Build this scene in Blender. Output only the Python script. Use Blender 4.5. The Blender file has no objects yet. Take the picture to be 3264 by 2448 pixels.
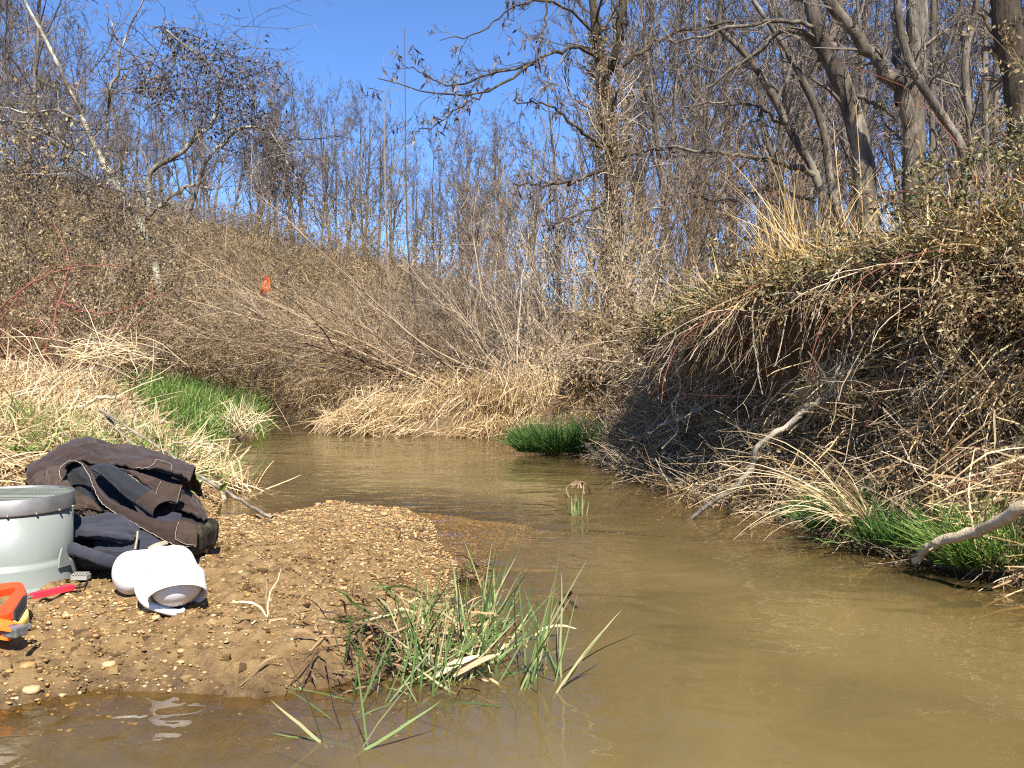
import bpy, math, numpy as np
from mathutils import Vector, Matrix
rng = np.random.default_rng(11)
scene = bpy.context.scene
COL = scene.collection

# ---------------------------------------------------------------- camera
F, HX, HY, CZ = 2827.0, 1632.0, 1170.0, 0.62      # focal length and horizon of the photo in its pixels, eye height above the water
cam = bpy.data.cameras.new('camera'); cam_o = bpy.data.objects.new('camera', cam); COL.objects.link(cam_o)
cam_o.location = (0, 0, CZ); cam_o.rotation_euler = (math.pi/2, 0, 0)
cam.sensor_width = 36; cam.lens = F/3264*36; cam.shift_y = -(1224-HY)/3264
cam.clip_start = .05; cam.clip_end = 3000
scene.camera = cam_o
# ---------------------------------------------------------------- light
SUN_AZ, SUN_EL = math.radians(166), math.radians(50)   # azimuth clockwise from +Y: behind the camera, to the right
sdir = Vector((math.sin(SUN_AZ)*math.cos(SUN_EL), math.cos(SUN_AZ)*math.cos(SUN_EL), math.sin(SUN_EL)))
world = bpy.data.worlds.new('World'); scene.world = world; world.use_nodes = True
wn = world.node_tree; bg = wn.nodes['Background']
sk = wn.nodes.new('ShaderNodeTexSky'); sk.sky_type = 'NISHITA'; sk.sun_disc = False
sk.sun_elevation = SUN_EL; sk.sun_rotation = SUN_AZ; sk.altitude = 3000; sk.air_density = 1.0; sk.dust_density = 0.; sk.ozone_density = 10.0
wn.links.new(sk.outputs[0], bg.inputs[0]); bg.inputs[1].default_value = .115
sun = bpy.data.lights.new('sun', 'SUN'); sun.energy = 5.0; sun.angle = math.radians(.53); sun.color = (1, .955, .88)
sun_o = bpy.data.objects.new('sun', sun); COL.objects.link(sun_o)
sun_o.rotation_euler = sdir.to_track_quat('Z', 'Y').to_euler(); sun_o.location = (5, -5, 12)
vs = scene.view_settings; vs.view_transform = 'Standard'; vs.look = 'None'; vs.exposure = 1.15; vs.gamma = 1
scene.cycles.max_bounces = 6; scene.cycles.diffuse_bounces = 3; scene.cycles.glossy_bounces = 3; scene.cycles.transparent_max_bounces = 8
scene.cycles.use_denoising = False; scene.cycles.filter_width = 1.15
scene.cycles.caustics_reflective = False; scene.cycles.caustics_refractive = False

# ---------------------------------------------------------------- helpers
def P(px, py, d):                       # photo pixel + distance -> point
    return np.array([(px-HX)/F*d, d, CZ+(HY-py)/F*d])
def PP(pts): return np.array([P(*p) for p in pts])
def G(px, py, z=0.): return P(px, py, (CZ-z)*F/(py-HY))
def unit(a): return a/np.maximum(np.linalg.norm(a, axis=-1, keepdims=True), 1e-9)
_T = rng.random(8192)
def _h(xi, yi, s): return _T[((xi*7349+yi*9151+s*3571) ^ (xi*31)) & 8191]
def vnoise(x, y, s=0):
    x0 = np.floor(x); y0 = np.floor(y); fx = x-x0; fy = y-y0; xi = x0.astype(np.int64); yi = y0.astype(np.int64)
    fx = fx*fx*(3-2*fx); fy = fy*fy*(3-2*fy)
    a = _h(xi, yi, s)*(1-fx)+_h(xi+1, yi, s)*fx; b = _h(xi, yi+1, s)*(1-fx)+_h(xi+1, yi+1, s)*fx
    return (a*(1-fy)+b*fy)*2-1
def fbm(x, y, o=4, s=0):
    r = 0; a = 1; t = 0
    for i in range(o): r = r+a*vnoise(x*2**i+i*17.3, y*2**i-i*9.1, s+i); t += a; a *= .5
    return r/t
def sstep(a, b, x): t = np.clip((x-a)/(b-a), 0, 1); return t*t*(3-2*t)
def spline(C, n):                       # Catmull-Rom through control points (m, k)
    C = np.asarray(C, float)
    if len(C) == 2: return C[0]+(C[1]-C[0])*np.linspace(0, 1, n)[:, None]
    E = np.vstack([2*C[0]-C[1], C, 2*C[-1]-C[-2]]); t = np.linspace(0, len(C)-1-1e-9, n); i = t.astype(int); f = (t-i)[:, None]
    p0, p1, p2, p3 = E[i], E[i+1], E[i+2], E[i+3]
    return .5*(2*p1+(p2-p0)*f+(2*p0-5*p1+4*p2-p3)*f**2+(3*p1-p0-3*p2+p3)*f**3)

class Bag:
    """collects quads (tubes, ribbons, leaves, sheets) into one mesh"""
    def __init__(s): s.V = []; s.Q = []; s.A = []; s.n = 0
    def add(s, V, Q, A=None):
        V = np.asarray(V, float).reshape(-1, 3); Q = np.asarray(Q).reshape(-1, 4)
        s.V.append(V); s.Q.append(Q+s.n); s.n += len(V)
        s.A.append(np.full(len(Q), .5) if A is None else np.broadcast_to(np.asarray(A, float), (len(Q),)).copy()); return s
    def tubes(s, Pt, R, k=3, rnd=None, cap=False):
        Pt = np.asarray(Pt, float); R = np.asarray(R, float)
        if Pt.ndim == 2: Pt = Pt[None]; R = np.broadcast_to(R, (1, Pt.shape[1]))
        N, M, _ = Pt.shape
        if N == 0: return s
        R = np.broadcast_to(R, (N, M))
        T = unit(np.gradient(Pt, axis=1)); ref = unit(rng.normal(size=(N, 1, 3)))
        mean = unit(T.mean(1, keepdims=True)); ref = unit(ref-(ref*mean).sum(-1, keepdims=True)*mean)
        U = unit(np.cross(T, ref)); W = np.cross(T, U)
        a = np.arange(k)*2*np.pi/k
        V = Pt[:, :, None]+R[:, :, None, None]*(np.cos(a)[:, None]*U[:, :, None]+np.sin(a)[:, None]*W[:, :, None])
        b = (np.arange(N)*M*k)[:, None, None]; i = (np.arange(M-1)*k)[None, :, None]; j = np.arange(k)[None, None]; j2 = (j+1) % k
        Q = np.stack([b+i+j, b+i+j2, b+i+k+j2, b+i+k+j], -1)
        rnd = rng.random(N) if rnd is None else np.broadcast_to(rnd, (N,))
        s.add(V, Q, np.repeat(rnd, (M-1)*k))
        if cap:
            for e in (0, M-1):
                for n_ in range(N):
                    ring = V[n_, e]; c = Pt[n_, e]
                    s.add(np.vstack([ring, c]), [[q, (q+1) % k, k, k] if 0 else [q, (q+1) % k, (q+1) % k, k] for q in range(k)], rnd[n_])
        return s
    def rib(s, Pt, W, side=None, rnd=None):
        N, M, _ = Pt.shape; T = unit(np.gradient(Pt, axis=1))
        if side is None: side = rng.normal(size=(N, 3))
        sd = unit(np.cross(T, side[:, None]))*np.broadcast_to(W, (N, M))[..., None]*.5
        V = np.stack([Pt-sd, Pt+sd], 2)
        b = (np.arange(N)*M*2)[:, None]; i = (np.arange(M-1)*2)[None]
        Q = np.stack([b+i, b+i+1, b+i+3, b+i+2], -1)
        rnd = rng.random(N) if rnd is None else np.broadcast_to(rnd, (N,))
        return s.add(V, Q, np.repeat(rnd, M-1))
    def leaves(s, p, d, L, W, rnd=None):
        N = len(p); d = unit(d); side = unit(np.cross(d, rng.normal(size=(N, 3)))); nn = np.cross(d, side)
        L = np.broadcast_to(L, (N,))[:, None]; W = np.broadcast_to(W, (N,))[:, None]
        mid = p+d*L*.45
        V = np.stack([p, mid+side*W*.5+nn*W*.2, p+d*L+nn*L*rng.uniform(-.3, .3, (N, 1)), mid-side*W*.5+nn*W*.2], 1)
        Q = np.arange(N*4).reshape(N, 4)
        return s.add(V, Q, rng.random(N) if rnd is None else rnd)
    def grid(s, X, A=None):             # X (n, m, 3)
        n, m, _ = X.shape; i = np.arange(n-1)[:, None]*m; j = np.arange(m-1)[None]
        return s.add(X, np.stack([i+j, i+j+1, i+m+j+1, i+m+j], -1), A)
    def box(s, c, h, M=None, A=None):
        v = np.array([[x, y, z] for z in (-1, 1) for y in (-1, 1) for x in (-1, 1)], float)*h
        if M is not None: v = v@np.asarray(M).T
        return s.add(v+np.asarray(c), [[0, 2, 3, 1], [4, 5, 7, 6], [0, 1, 5, 4], [2, 6, 7, 3], [0, 4, 6, 2], [1, 3, 7, 5]], A)
    def lathe(s, prof, c, k=48, axis=(0, 0, 1)):
        prof = np.asarray(prof, float); q = Vector((0, 0, 1)).rotation_difference(Vector(axis)); R = np.array(q.to_matrix())
        a = np.arange(k)*2*np.pi/k
        V = np.stack([prof[:, 0, None]*np.cos(a), prof[:, 0, None]*np.sin(a), np.broadcast_to(prof[:, 1, None], (len(prof), k))], -1)@R.T+np.asarray(c)
        i = np.arange(len(prof)-1)[:, None]*k; j = np.arange(k)[None]; j2 = (j+1) % k
        return s.add(V, np.stack([i+j, i+j2, i+k+j2, i+k+j], -1))
    def mesh(s, name, mat, org=(0, 0, 0), smooth=False):
        V = np.vstack(s.V)-np.asarray(org); Q = np.vstack(s.Q); A = np.concatenate(s.A)
        me = bpy.data.meshes.new(name); me.vertices.add(len(V)); me.vertices.foreach_set('co', V.astype(np.float32).ravel())
        me.loops.add(len(Q)*4); me.loops.foreach_set('vertex_index', Q.astype(np.int32).ravel())
        me.polygons.add(len(Q)); me.polygons.foreach_set('loop_start', np.arange(0, len(Q)*4, 4, dtype=np.int32))
        at = me.attributes.new('rnd', 'FLOAT', 'FACE'); at.data.foreach_set('value', A.astype(np.float32))
        if mat: me.materials.append(mat)
        me.update(calc_edges=True); me.validate()
        me.polygons.foreach_set('use_smooth', np.full(len(me.polygons), smooth)); return me

def tag(o, label=None, cat=None, group=None, kind=None):
    for k, v in (('label', label), ('category', cat), ('group', group), ('kind', kind)):
        if v: o[k] = v
    return o
def link(name, me, loc=(0, 0, 0), parent=None):
    o = bpy.data.objects.new(name, me); COL.objects.link(o); o.location = loc; o.parent = parent; return o
def solo(name, bag, mat, org, label, cat, group=None, kind=None, smooth=False):
    return tag(link(name, bag.mesh(name, mat, org, smooth), org), label, cat, group, kind)
def thing(name, org, label, cat, group=None):
    return tag(link(name, None, org), label, cat, group)
def part(name, bag, mat, root, smooth=False, org=None):      # root sits at org; verts in world coordinates
    return link(name, bag.mesh(name, mat, root.matrix_basis.translation if org is None else org, smooth), (0, 0, 0), root)
def copy_tree(o, parent=None):
    c = o.copy(); COL.objects.link(c); c.parent = parent
    for ch in list(o.children): copy_tree(ch, c)
    return c

# ---------------------------------------------------------------- strands
def grow(S, D, L, M, wob=.1, grav=0.):
    N = len(S); out = np.empty((N, M, 3)); p = np.array(S, float); d = unit(np.array(D, float)); out[:, 0] = p
    st = (np.broadcast_to(L, (N,))/(M-1))[:, None]; g = np.zeros((N, 3)); g[:, 2] = grav
    for i in range(1, M):
        d = unit(d+rng.normal(0, wob, (N, 3))+g); p = p+d*st; out[:, i] = p
    return out
def kids(Pt, Rt, n, t0, t1, a0, a1, l0, l1, up=0., fall=.5):
    N, M, _ = Pt.shape; idx = np.repeat(np.arange(N), n); K = len(idx)
    tt = rng.uniform(t0, t1, K); t = tt*(M-1); i = np.minimum(t.astype(int), M-2); f = (t-i)[:, None]
    pos = Pt[idx, i]*(1-f)+Pt[idx, i+1]*f; T = unit(Pt[idx, i+1]-Pt[idx, i])
    pr = unit(np.cross(T, rng.normal(size=(K, 3)))); a = rng.uniform(a0, a1, K)[:, None]
    D = T*np.cos(a)+pr*np.sin(a); D[:, 2] += up
    Lp = np.linalg.norm(np.diff(Pt, axis=1), axis=-1).sum(1)[idx]
    r = Rt[idx, i]*(1-f[:, 0])+Rt[idx, i+1]*f[:, 0]
    return pos, D, Lp*rng.uniform(l0, l1, K)*(1-fall*tt), r
def ramify(Pt, Rt, spec, rmin=.0012):
    """spec rows: n, t0, t1, a0, a1, l0, l1, M, wob, grav, k, rfac -> list of (Pts, R, k)"""
    out = []
    for (n, t0, t1, a0, a1, l0, l1, M, wob, grav, k, rf) in spec:
        s, d, L, r = kids(Pt, Rt, n, t0, t1, a0, a1, l0, l1)
        Pt = grow(s, d, L, M, wob, grav)
        Rt = np.maximum(r*rf, rmin*1.3)[:, None]*np.linspace(1, .3, M)[None]; Rt = np.maximum(Rt, rmin*.7)
        out.append((Pt, Rt, k))
    return out

# ---------------------------------------------------------------- materials
def mat(name, stops, rough=.8, spec=.25, attr=True, nz=None, bump=None, trans=0., stretch=None, mixrnd=.7, metal=0., coat=0., sheen=0.):
    m = bpy.data.materials.new(name); m.use_nodes = True; t = m.node_tree; n = t.nodes; b = n['Principled BSDF']
    b.inputs['Roughness'].default_value = rough; b.inputs['Specular IOR Level'].default_value = spec; b.inputs['Metallic'].default_value = metal
    b.inputs['Coat Weight'].default_value = coat; b.inputs['Sheen Weight'].default_value = sheen
    r = n.new('ShaderNodeValToRGB'); e = r.color_ramp.elements
    while len(e) < len(stops): e.new(.5)
    for q, (p, c) in zip(e, stops): q.position = p; q.color = (*c, 1)
    val = None; tc = n.new('ShaderNodeTexCoord'); src = tc.outputs['Object']
    if stretch is not None:
        mp = n.new('ShaderNodeMapping'); mp.inputs['Scale'].default_value = stretch; t.links.new(src, mp.inputs[0]); src = mp.outputs[0]
    if attr:
        a = n.new('ShaderNodeAttribute'); a.attribute_name = 'rnd'; val = a.outputs['Fac']
    if nz:
        x = n.new('ShaderNodeTexNoise'); x.inputs['Scale'].default_value = nz; x.inputs['Detail'].default_value = 5; x.inputs['Roughness'].default_value = .65
        t.links.new(src, x.inputs[0])
        if val is None: val = x.outputs[0]
        else:
            mx = n.new('ShaderNodeMix'); mx.inputs[0].default_value = 1-mixrnd; t.links.new(val, mx.inputs[2]); t.links.new(x.outputs[0], mx.inputs[3]); val = mx.outputs[0]
    if val: t.links.new(val, r.inputs[0])
    t.links.new(r.outputs[0], b.inputs['Base Color'])
    if bump:
        x = n.new('ShaderNodeTexNoise'); x.inputs['Scale'].default_value = bump[0]; x.inputs['Detail'].default_value = 6; x.inputs['Roughness'].default_value = .65
        t.links.new(src, x.inputs[0]); bp = n.new('ShaderNodeBump'); bp.inputs['Distance'].default_value = bump[1]; bp.inputs['Strength'].default_value = 1
        t.links.new(x.outputs[0], bp.inputs['Height']); t.links.new(bp.outputs[0], b.inputs['Normal'])
    if trans:
        tr = n.new('ShaderNodeBsdfTranslucent'); mi = n.new('ShaderNodeMixShader'); mi.inputs[0].default_value = trans
        t.links.new(r.outputs[0], tr.inputs[0]); t.links.new(b.outputs[0], mi.inputs[1]); t.links.new(tr.outputs[0], mi.inputs[2]); t.links.new(mi.outputs[0], n['Material Output'].inputs[0])
    return m
M_straw = mat('straw', [(0, (.30, .19, .085)), (.35, (.48, .335, .16)), (.75, (.62, .47, .26)), (1, (.74, .61, .39))], .62, .3, trans=.18)
M_thatch = mat('thatch', [(0, (.16, .092, .04)), (.4, (.32, .205, .092)), (.8, (.52, .365, .18)), (1, (.68, .52, .29))], .7, .25, trans=.12)
M_gold = mat('golden_straw', [(0, (.42, .26, .08)), (.6, (.62, .43, .17)), (1, (.72, .55, .28))], .6, .3, trans=.2)
M_twig = mat('twig_bark', [(0, (.11, .07, .036)), (.5, (.23, .152, .082)), (1, (.43, .31, .18))], .75, .25)
M_gtwig = mat('grey_twig_bark', [(0, (.075, .056, .042)), (.5, (.14, .108, .08)), (1, (.25, .20, .145))], .75, .25)
M_redcane = mat('red_cane', [(0, (.16, .05, .035)), (1, (.33, .12, .08))], .55, .3)
M_dtwig = mat('dark_twig_bark', [(0, (.045, .035, .03)), (.6, (.11, .085, .07)), (1, (.22, .18, .14))], .75, .25)
M_far = mat('far_twig_bark', [(0, (.06, .047, .04)), (.5, (.105, .085, .072)), (1, (.19, .155, .125))], .8, .2)
M_stem = mat('pale_stem', [(0, (.20, .145, .095)), (.5, (.36, .27, .175)), (1, (.50, .40, .27))], .7, .25)
M_bark = mat('grey_bark', [(.32, (.035, .027, .02)), (.5, (.12, .095, .068)), (.68, (.29, .245, .18))], .85, .2, attr=False, nz=9, bump=(16, .045), stretch=(1, 1, .22))
M_lichen = mat('lichen_bark', [(.38, (.085, .066, .046)), (.50, (.24, .20, .14)), (.62, (.46, .45, .33))], .85, .2, attr=False, nz=7, bump=(25, .02), stretch=(1, 1, .5))
M_vbark = mat('vine_bark', [(.3, (.025, .018, .012)), (.55, (.085, .062, .038)), (.75, (.22, .165, .10))], .85, .2, attr=False, nz=14, bump=(20, .05), stretch=(1, 1, .15))
M_drift = mat('driftwood', [(.32, (.075, .06, .045)), (.5, (.20, .165, .12)), (.66, (.38, .32, .24))], .75, .25, attr=False, nz=9, bump=(30, .012))
M_palewood = mat('bleached_wood', [(.3, (.25, .185, .115)), (.5, (.42, .325, .215)), (.7, (.56, .45, .31))], .75, .25, attr=False, nz=6, bump=(40, .006))
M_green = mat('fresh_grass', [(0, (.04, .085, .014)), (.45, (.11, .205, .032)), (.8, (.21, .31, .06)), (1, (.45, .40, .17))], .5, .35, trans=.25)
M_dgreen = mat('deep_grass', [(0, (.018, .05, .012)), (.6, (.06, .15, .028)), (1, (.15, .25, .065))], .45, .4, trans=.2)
M_reed = mat('reed_blade', [(0, (.028, .045, .014)), (.35, (.085, .145, .036)), (.7, (.20, .28, .085)), (1, (.44, .38, .19))], .45, .4, trans=.25)
M_vleaf = mat('vine_leaf', [(0, (.035, .042, .012)), (.35, (.10, .105, .03)), (.7, (.24, .20, .08)), (1, (.44, .33, .17))], .55, .4, trans=.2)
M_dleaf = mat('withered_leaf', [(0, (.05, .03, .018)), (.6, (.15, .09, .045)), (1, (.34, .22, .11))], .7, .25, trans=.15)
M_tanleaf = mat('dry_tan_leaf', [(0, (.14, .085, .045)), (.55, (.33, .23, .125)), (1, (.55, .41, .25))], .7, .25, trans=.2)
M_oliveleaf = mat('olive_leaf', [(0, (.06, .042, .016)), (.4, (.165, .118, .046)), (.75, (.30, .215, .10)), (1, (.50, .38, .21))], .6, .3, trans=.2)

# ---------------------------------------------------------------- terrain
def gx(px, py): g = G(px, py); return (g[0], g[1])
RB = [gx(1620, 1390), gx(1660, 1432), gx(1900, 1455), gx(2000, 1500), gx(2200, 1590), gx(2500, 1665), gx(2700, 1735), gx(2900, 1785), gx(3264, 1870), (1.75, 1.5), (2.0, .2), (2.2, -4)]
LB = [(-2.7, -4), (-2.5, .9), (-1.6, 1.45), gx(0, 2262), gx(325, 2199), gx(620, 2213), gx(826, 2228), gx(1062, 2190), gx(1290, 2110), gx(1372, 1992), gx(1416, 1962), gx(1475, 1844),
      gx(1402, 1741), gx(1372, 1667), gx(1284, 1623), gx(1180, 1618), gx(1062, 1604), gx(960, 1630), gx(870, 1648), gx(690, 1668), gx(700, 1600), gx(760, 1545), gx(690, 1480), gx(690, 1425), gx(800, 1395), gx(815, 1330), gx(860, 1282), (-7.5, 18)]
IS = [(-7.5, 20.5), (-4.6, 19.3), gx(985, 1312), gx(1010, 1372), gx(1300, 1388)]
WP = np.array(LB+IS+RB)
def segdist(x, y, A, closed=True):
    B = np.roll(A, -1, 0); n = len(A) if closed else len(A)-1
    best = np.full(x.shape, 1e9); ins = np.zeros(x.shape, bool)
    for i in range(n):
        a, b = A[i], B[i]; e = b-a; w0 = x-a[0]; w1 = y-a[1]; t = np.clip((w0*e[0]+w1*e[1])/(e@e), 0, 1)
        best = np.minimum(best, (w0-t*e[0])**2+(w1-t*e[1])**2)
        if closed and a[1] != b[1]: c = ((a[1] > y) != (b[1] > y)) & (x < e[0]*(y-a[1])/e[1]+a[0]); ins ^= c
    return np.sqrt(best), ins
def ridge(x, y):        # far hill on the left, falling to the flood plain on the right
    c = np.interp(x/np.maximum(y, 1)*F+HX, [-900, 0, 300, 600, 1000, 1250, 1450, 1700, 2000], [640, 600, 560, 470, 350, 280, 195, 100, 55])
    return c
def H(x, y):
    x = np.asarray(x, float); y = np.asarray(y, float)
    d, ins = segdist(x, y, WP)
    # river bed: shallow riffle off the tip of the bar, deeper by the right bank and in front
    rif = np.exp(-(((x+.1)/.75)**2+((y-3.6)/.55)**2))
    deep = np.minimum(.40, .02+.34*d+.02*vnoise(x*5, y*5, 3))
    bed = -deep*(1-.72*rif)
    # land heights
    px = x/np.maximum(y, .3)*F+HX
    barw = ((x > -1.9) & (x < .1) & (y > 1.2) & (y < 4.2)).astype(float)
    bar = (.006+.065*(1-np.exp(-d/.16))+.015*d)*(1-.6*sstep(2.45, 3.5, y))
    lb = .03+.62*(1-np.exp(-d/1.5))+.10*sstep(2, 7, d)
    lb = np.where(y < 1.2, .02+.25*(1-np.exp(-d/1.2)), lb)
    isl = .05+.55*(1-np.exp(-d/1.1))+.45*sstep(2, 6, d)
    rt = .04+1.1*sstep(.15, 1.0, d)
    side = sstep(-.25, .1, x-np.interp(y, [0, 4, 6, 7.2, 8, 40], [0, 0, .25, .35, 1.2, 5]))       # 1 on the right terrace
    mid = sstep(-1, 1, x-np.interp(y, [7, 9, 12.5, 18, 40], [-1.8, -2.3, -3.6, -5.2, -9]))*sstep(6.6, 7.6, y)
    left = lb*(1-mid)+isl*mid
    wbar = sstep(0, .5, np.minimum.reduce([x+2.1, np.full_like(x, 9), y-.9, 4.35-y+.35*np.clip(x+1.25, -1, 1)*0]))*(1-sstep(2.85, 3.6, y-2.2*np.clip(x+1.25, 0, 1)))
    left = left*(1-wbar)+bar*wbar
    land = left*(1-side)+rt*side
    hill = ridge(x, y)/F*np.clip(y, 0, 48)*sstep(11, 44, y)*(1-.25*sstep(60, 140, y))
    land = land+hill*(1-.0*side)+.05*fbm(x*1.3, y*1.3, 3, 5)*sstep(.2, 1.5, d)*(1-wbar*.8)+.35*fbm(x*.18, y*.18, 3, 9)*sstep(8, 25, y)
    return np.where(ins, bed, land)
def Hs(x, y): return float(H(np.array([float(x)]), np.array([float(y)]))[0])

def nonuni(lo, hi, c, fine, n):
    t = np.linspace(-1, 1, n); s = np.sinh(t*5.2)/np.sinh(5.2); u = np.where(s < 0, c+s*(c-lo), c+s*(hi-c)); return u
gxs = np.unique(np.concatenate([np.arange(-5, 3.0, .045), np.linspace(-14, -5, 60), np.linspace(3, 12, 50), -14-np.geomspace(.3, 700, 40)+.3, 12+np.geomspace(.3, 700, 40)-.3]))
gys = np.unique(np.concatenate([np.arange(.6, 9, .05), np.linspace(9, 50, 150), 50+np.geomspace(.4, 900, 40), .6-np.geomspace(.05, 120, 30)]))
X, Y = np.meshgrid(gxs, gys); Z = H(X, Y)
def barw_(x, y): return sstep(0, .14, np.minimum.reduce([x+2.0, .5-x, y-1.32, 4.4-y]))      # 1 inside the finer gravel bar sheet, 0 at its border
Zg = Z-.05*barw_(X, Y)
def soil_mat():
    m = bpy.data.materials.new('soil_and_litter'); m.use_nodes = True; t = m.node_tree; n = t.nodes; b = n['Principled BSDF']; b.inputs['Roughness'].default_value = .9; b.inputs['Specular IOR Level'].default_value = .2
    tc = n.new('ShaderNodeTexCoord')
    def noise(s, d=6): x = n.new('ShaderNodeTexNoise'); x.inputs['Scale'].default_value = s; x.inputs['Detail'].default_value = d; x.inputs['Roughness'].default_value = .65; t.links.new(tc.outputs['Object'], x.inputs[0]); return x
    a, c = noise(2.2), noise(40)
    r = n.new('ShaderNodeValToRGB'); e = r.color_ramp.elements; e.new(.5)
    for q, (p, cc) in zip(e, [(.3, (.10, .062, .034)), (.5, (.21, .14, .075)), (.72, (.34, .245, .135))]): q.position = p; q.color = (*cc, 1)
    mx = n.new('ShaderNodeMix'); mx.inputs[0].default_value = .5; t.links.new(a.outputs[0], mx.inputs[2]); t.links.new(c.outputs[0], mx.inputs[3]); t.links.new(mx.outputs[0], r.inputs[0])
    # the stream bed is paler silt
    sp = n.new('ShaderNodeSeparateXYZ'); t.links.new(tc.outputs['Object'], sp.inputs[0]); mr = n.new('ShaderNodeMapRange'); mr.inputs[1].default_value = .02; mr.inputs[2].default_value = -.03; t.links.new(sp.outputs[2], mr.inputs[0])
    r2 = n.new('ShaderNodeValToRGB'); e = r2.color_ramp.elements; e[0].position = .3; e[0].color = (.13, .083, .036, 1); e[1].position = .75; e[1].color = (.27, .18, .085, 1); t.links.new(c.outputs[0], r2.inputs[0])
    m2 = n.new('ShaderNodeMix'); m2.data_type = 'RGBA'; t.links.new(mr.outputs[0], m2.inputs[0]); t.links.new(r.outputs[0], m2.inputs[6]); t.links.new(r2.outputs[0], m2.inputs[7]); t.links.new(m2.outputs[2], b.inputs['Base Color'])
    bp = n.new('ShaderNodeBump'); bp.inputs['Distance'].default_value = .04; t.links.new(c.outputs[0], bp.inputs['Height']); t.links.new(bp.outputs[0], b.inputs['Normal'])
    return m
M_soil = soil_mat()
ground = tag(link('ground', Bag().grid(np.stack([X, Y, Zg], -1)).mesh('ground', M_soil, smooth=True)), 'brown soil and leaf litter of the creek banks and hillside', 'ground', kind='structure')

# ---------------------------------------------------------------- water
def water_mat():
    m = bpy.data.materials.new('muddy_water'); m.use_nodes = True; t = m.node_tree; n = t.nodes; n.remove(n['Principled BSDF']); out = n['Material Output']
    at = n.new('ShaderNodeAttribute'); at.attribute_name = 'depth'
    mr = n.new('ShaderNodeMapRange'); mr.inputs[1].default_value = 0; mr.inputs[2].default_value = .26; mr.inputs[3].default_value = .10; mr.inputs[4].default_value = .86; t.links.new(at.outputs['Fac'], mr.inputs[0])
    tc = n.new('ShaderNodeTexCoord')
    def noise(s, d, scale=(1, 1, 1)):
        mp = n.new('ShaderNodeMapping'); mp.inputs['Scale'].default_value = scale; t.links.new(tc.outputs['Object'], mp.inputs[0])
        x = n.new('ShaderNodeTexNoise'); x.inputs['Scale'].default_value = s; x.inputs['Detail'].default_value = d; x.inputs['Roughness'].default_value = .5; x.inputs['Distortion'].default_value = .6; t.links.new(mp.outputs[0], x.inputs[0]); return x
    cl = noise(1.3, 4, (1, .8, 1)); r = n.new('ShaderNodeValToRGB'); e = r.color_ramp.elements; e[0].position = .3; e[0].color = (.122, .090, .033, 1); e[1].position = .7; e[1].color = (.215, .155, .060, 1); t.links.new(cl.outputs[0], r.inputs[0])
    df = n.new('ShaderNodeBsdfDiffuse'); t.links.new(r.outputs[0], df.inputs[0])
    tr = n.new('ShaderNodeBsdfTransparent'); tr.inputs[0].default_value = (.86, .76, .55, 1)
    m1 = n.new('ShaderNodeMixShader'); t.links.new(mr.outputs[0], m1.inputs[0]); t.links.new(tr.outputs[0], m1.inputs[1]); t.links.new(df.outputs[0], m1.inputs[2])
    w1, w2, w3 = noise(2.4, 2, (1, 1.5, 1)), noise(11, 1, (1, 1.3, 1)), noise(38, 2)
    ad = n.new('ShaderNodeMath'); ad.operation = 'MULTIPLY_ADD'; ad.inputs[1].default_value = .11; t.links.new(w2.outputs[0], ad.inputs[0]); t.links.new(w1.outputs[0], ad.inputs[2])
    ra = n.new('ShaderNodeAttribute'); ra.attribute_name = 'riffle'; rm = n.new('ShaderNodeMath'); rm.operation = 'MULTIPLY_ADD'; rm.inputs[1].default_value = .42; rm.inputs[2].default_value = .11; t.links.new(ra.outputs['Fac'], rm.inputs[0]); t.links.new(rm.outputs[0], ad.inputs[1])
    a2 = n.new('ShaderNodeMath'); a2.operation = 'MULTIPLY_ADD'; a2.inputs[1].default_value = .012; t.links.new(w3.outputs[0], a2.inputs[0]); t.links.new(ad.outputs[0], a2.inputs[2])
    bp = n.new('ShaderNodeBump'); bp.inputs['Strength'].default_value = 1; bp.inputs['Distance'].default_value = .016; t.links.new(a2.outputs[0], bp.inputs['Height'])
    gl = n.new('ShaderNodeBsdfGlossy'); gl.inputs['Roughness'].default_value = .02; t.links.new(bp.outputs[0], gl.inputs['Normal'])
    fr = n.new('ShaderNodeFresnel'); fr.inputs[0].default_value = 1.33; t.links.new(bp.outputs[0], fr.inputs['Normal'])
    m2 = n.new('ShaderNodeMixShader'); t.links.new(fr.outputs[0], m2.inputs[0]); t.links.new(m1.outputs[0], m2.inputs[1]); t.links.new(gl.outputs[0], m2.inputs[2]); t.links.new(m2.outputs[0], out.inputs[0])
    return m
wx = np.concatenate([np.linspace(-12, -3, 40)[:-1], np.arange(-3, 2.4, .05), np.linspace(2.4, 4, 8)]); wy = np.concatenate([np.linspace(-4, 1, 20)[:-1], np.arange(1, 9, .06), np.linspace(9, 23, 60)])
WX, WY = np.meshgrid(wx, wy); wb = Bag().grid(np.stack([WX, WY, 0*WX], -1)).mesh('water', water_mat(), smooth=True)
at = wb.attributes.new('depth', 'FLOAT', 'POINT'); at.data.foreach_set('value', np.clip(-H(WX, WY), -.02, 1).astype(np.float32).ravel())
at = wb.attributes.new('riffle', 'FLOAT', 'POINT'); at.data.foreach_set('value', (np.exp(-(((WX-.3)/.8)**2+((WY-4.0)/.55)**2))*(.6+.4*fbm(WX*2, WY*3, 2, 15))).astype(np.float32).ravel())     # livelier surface over the shallow riffle
tag(link('water', wb), 'shallow muddy brown creek water with light ripples', 'creek water', kind='structure')

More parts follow.
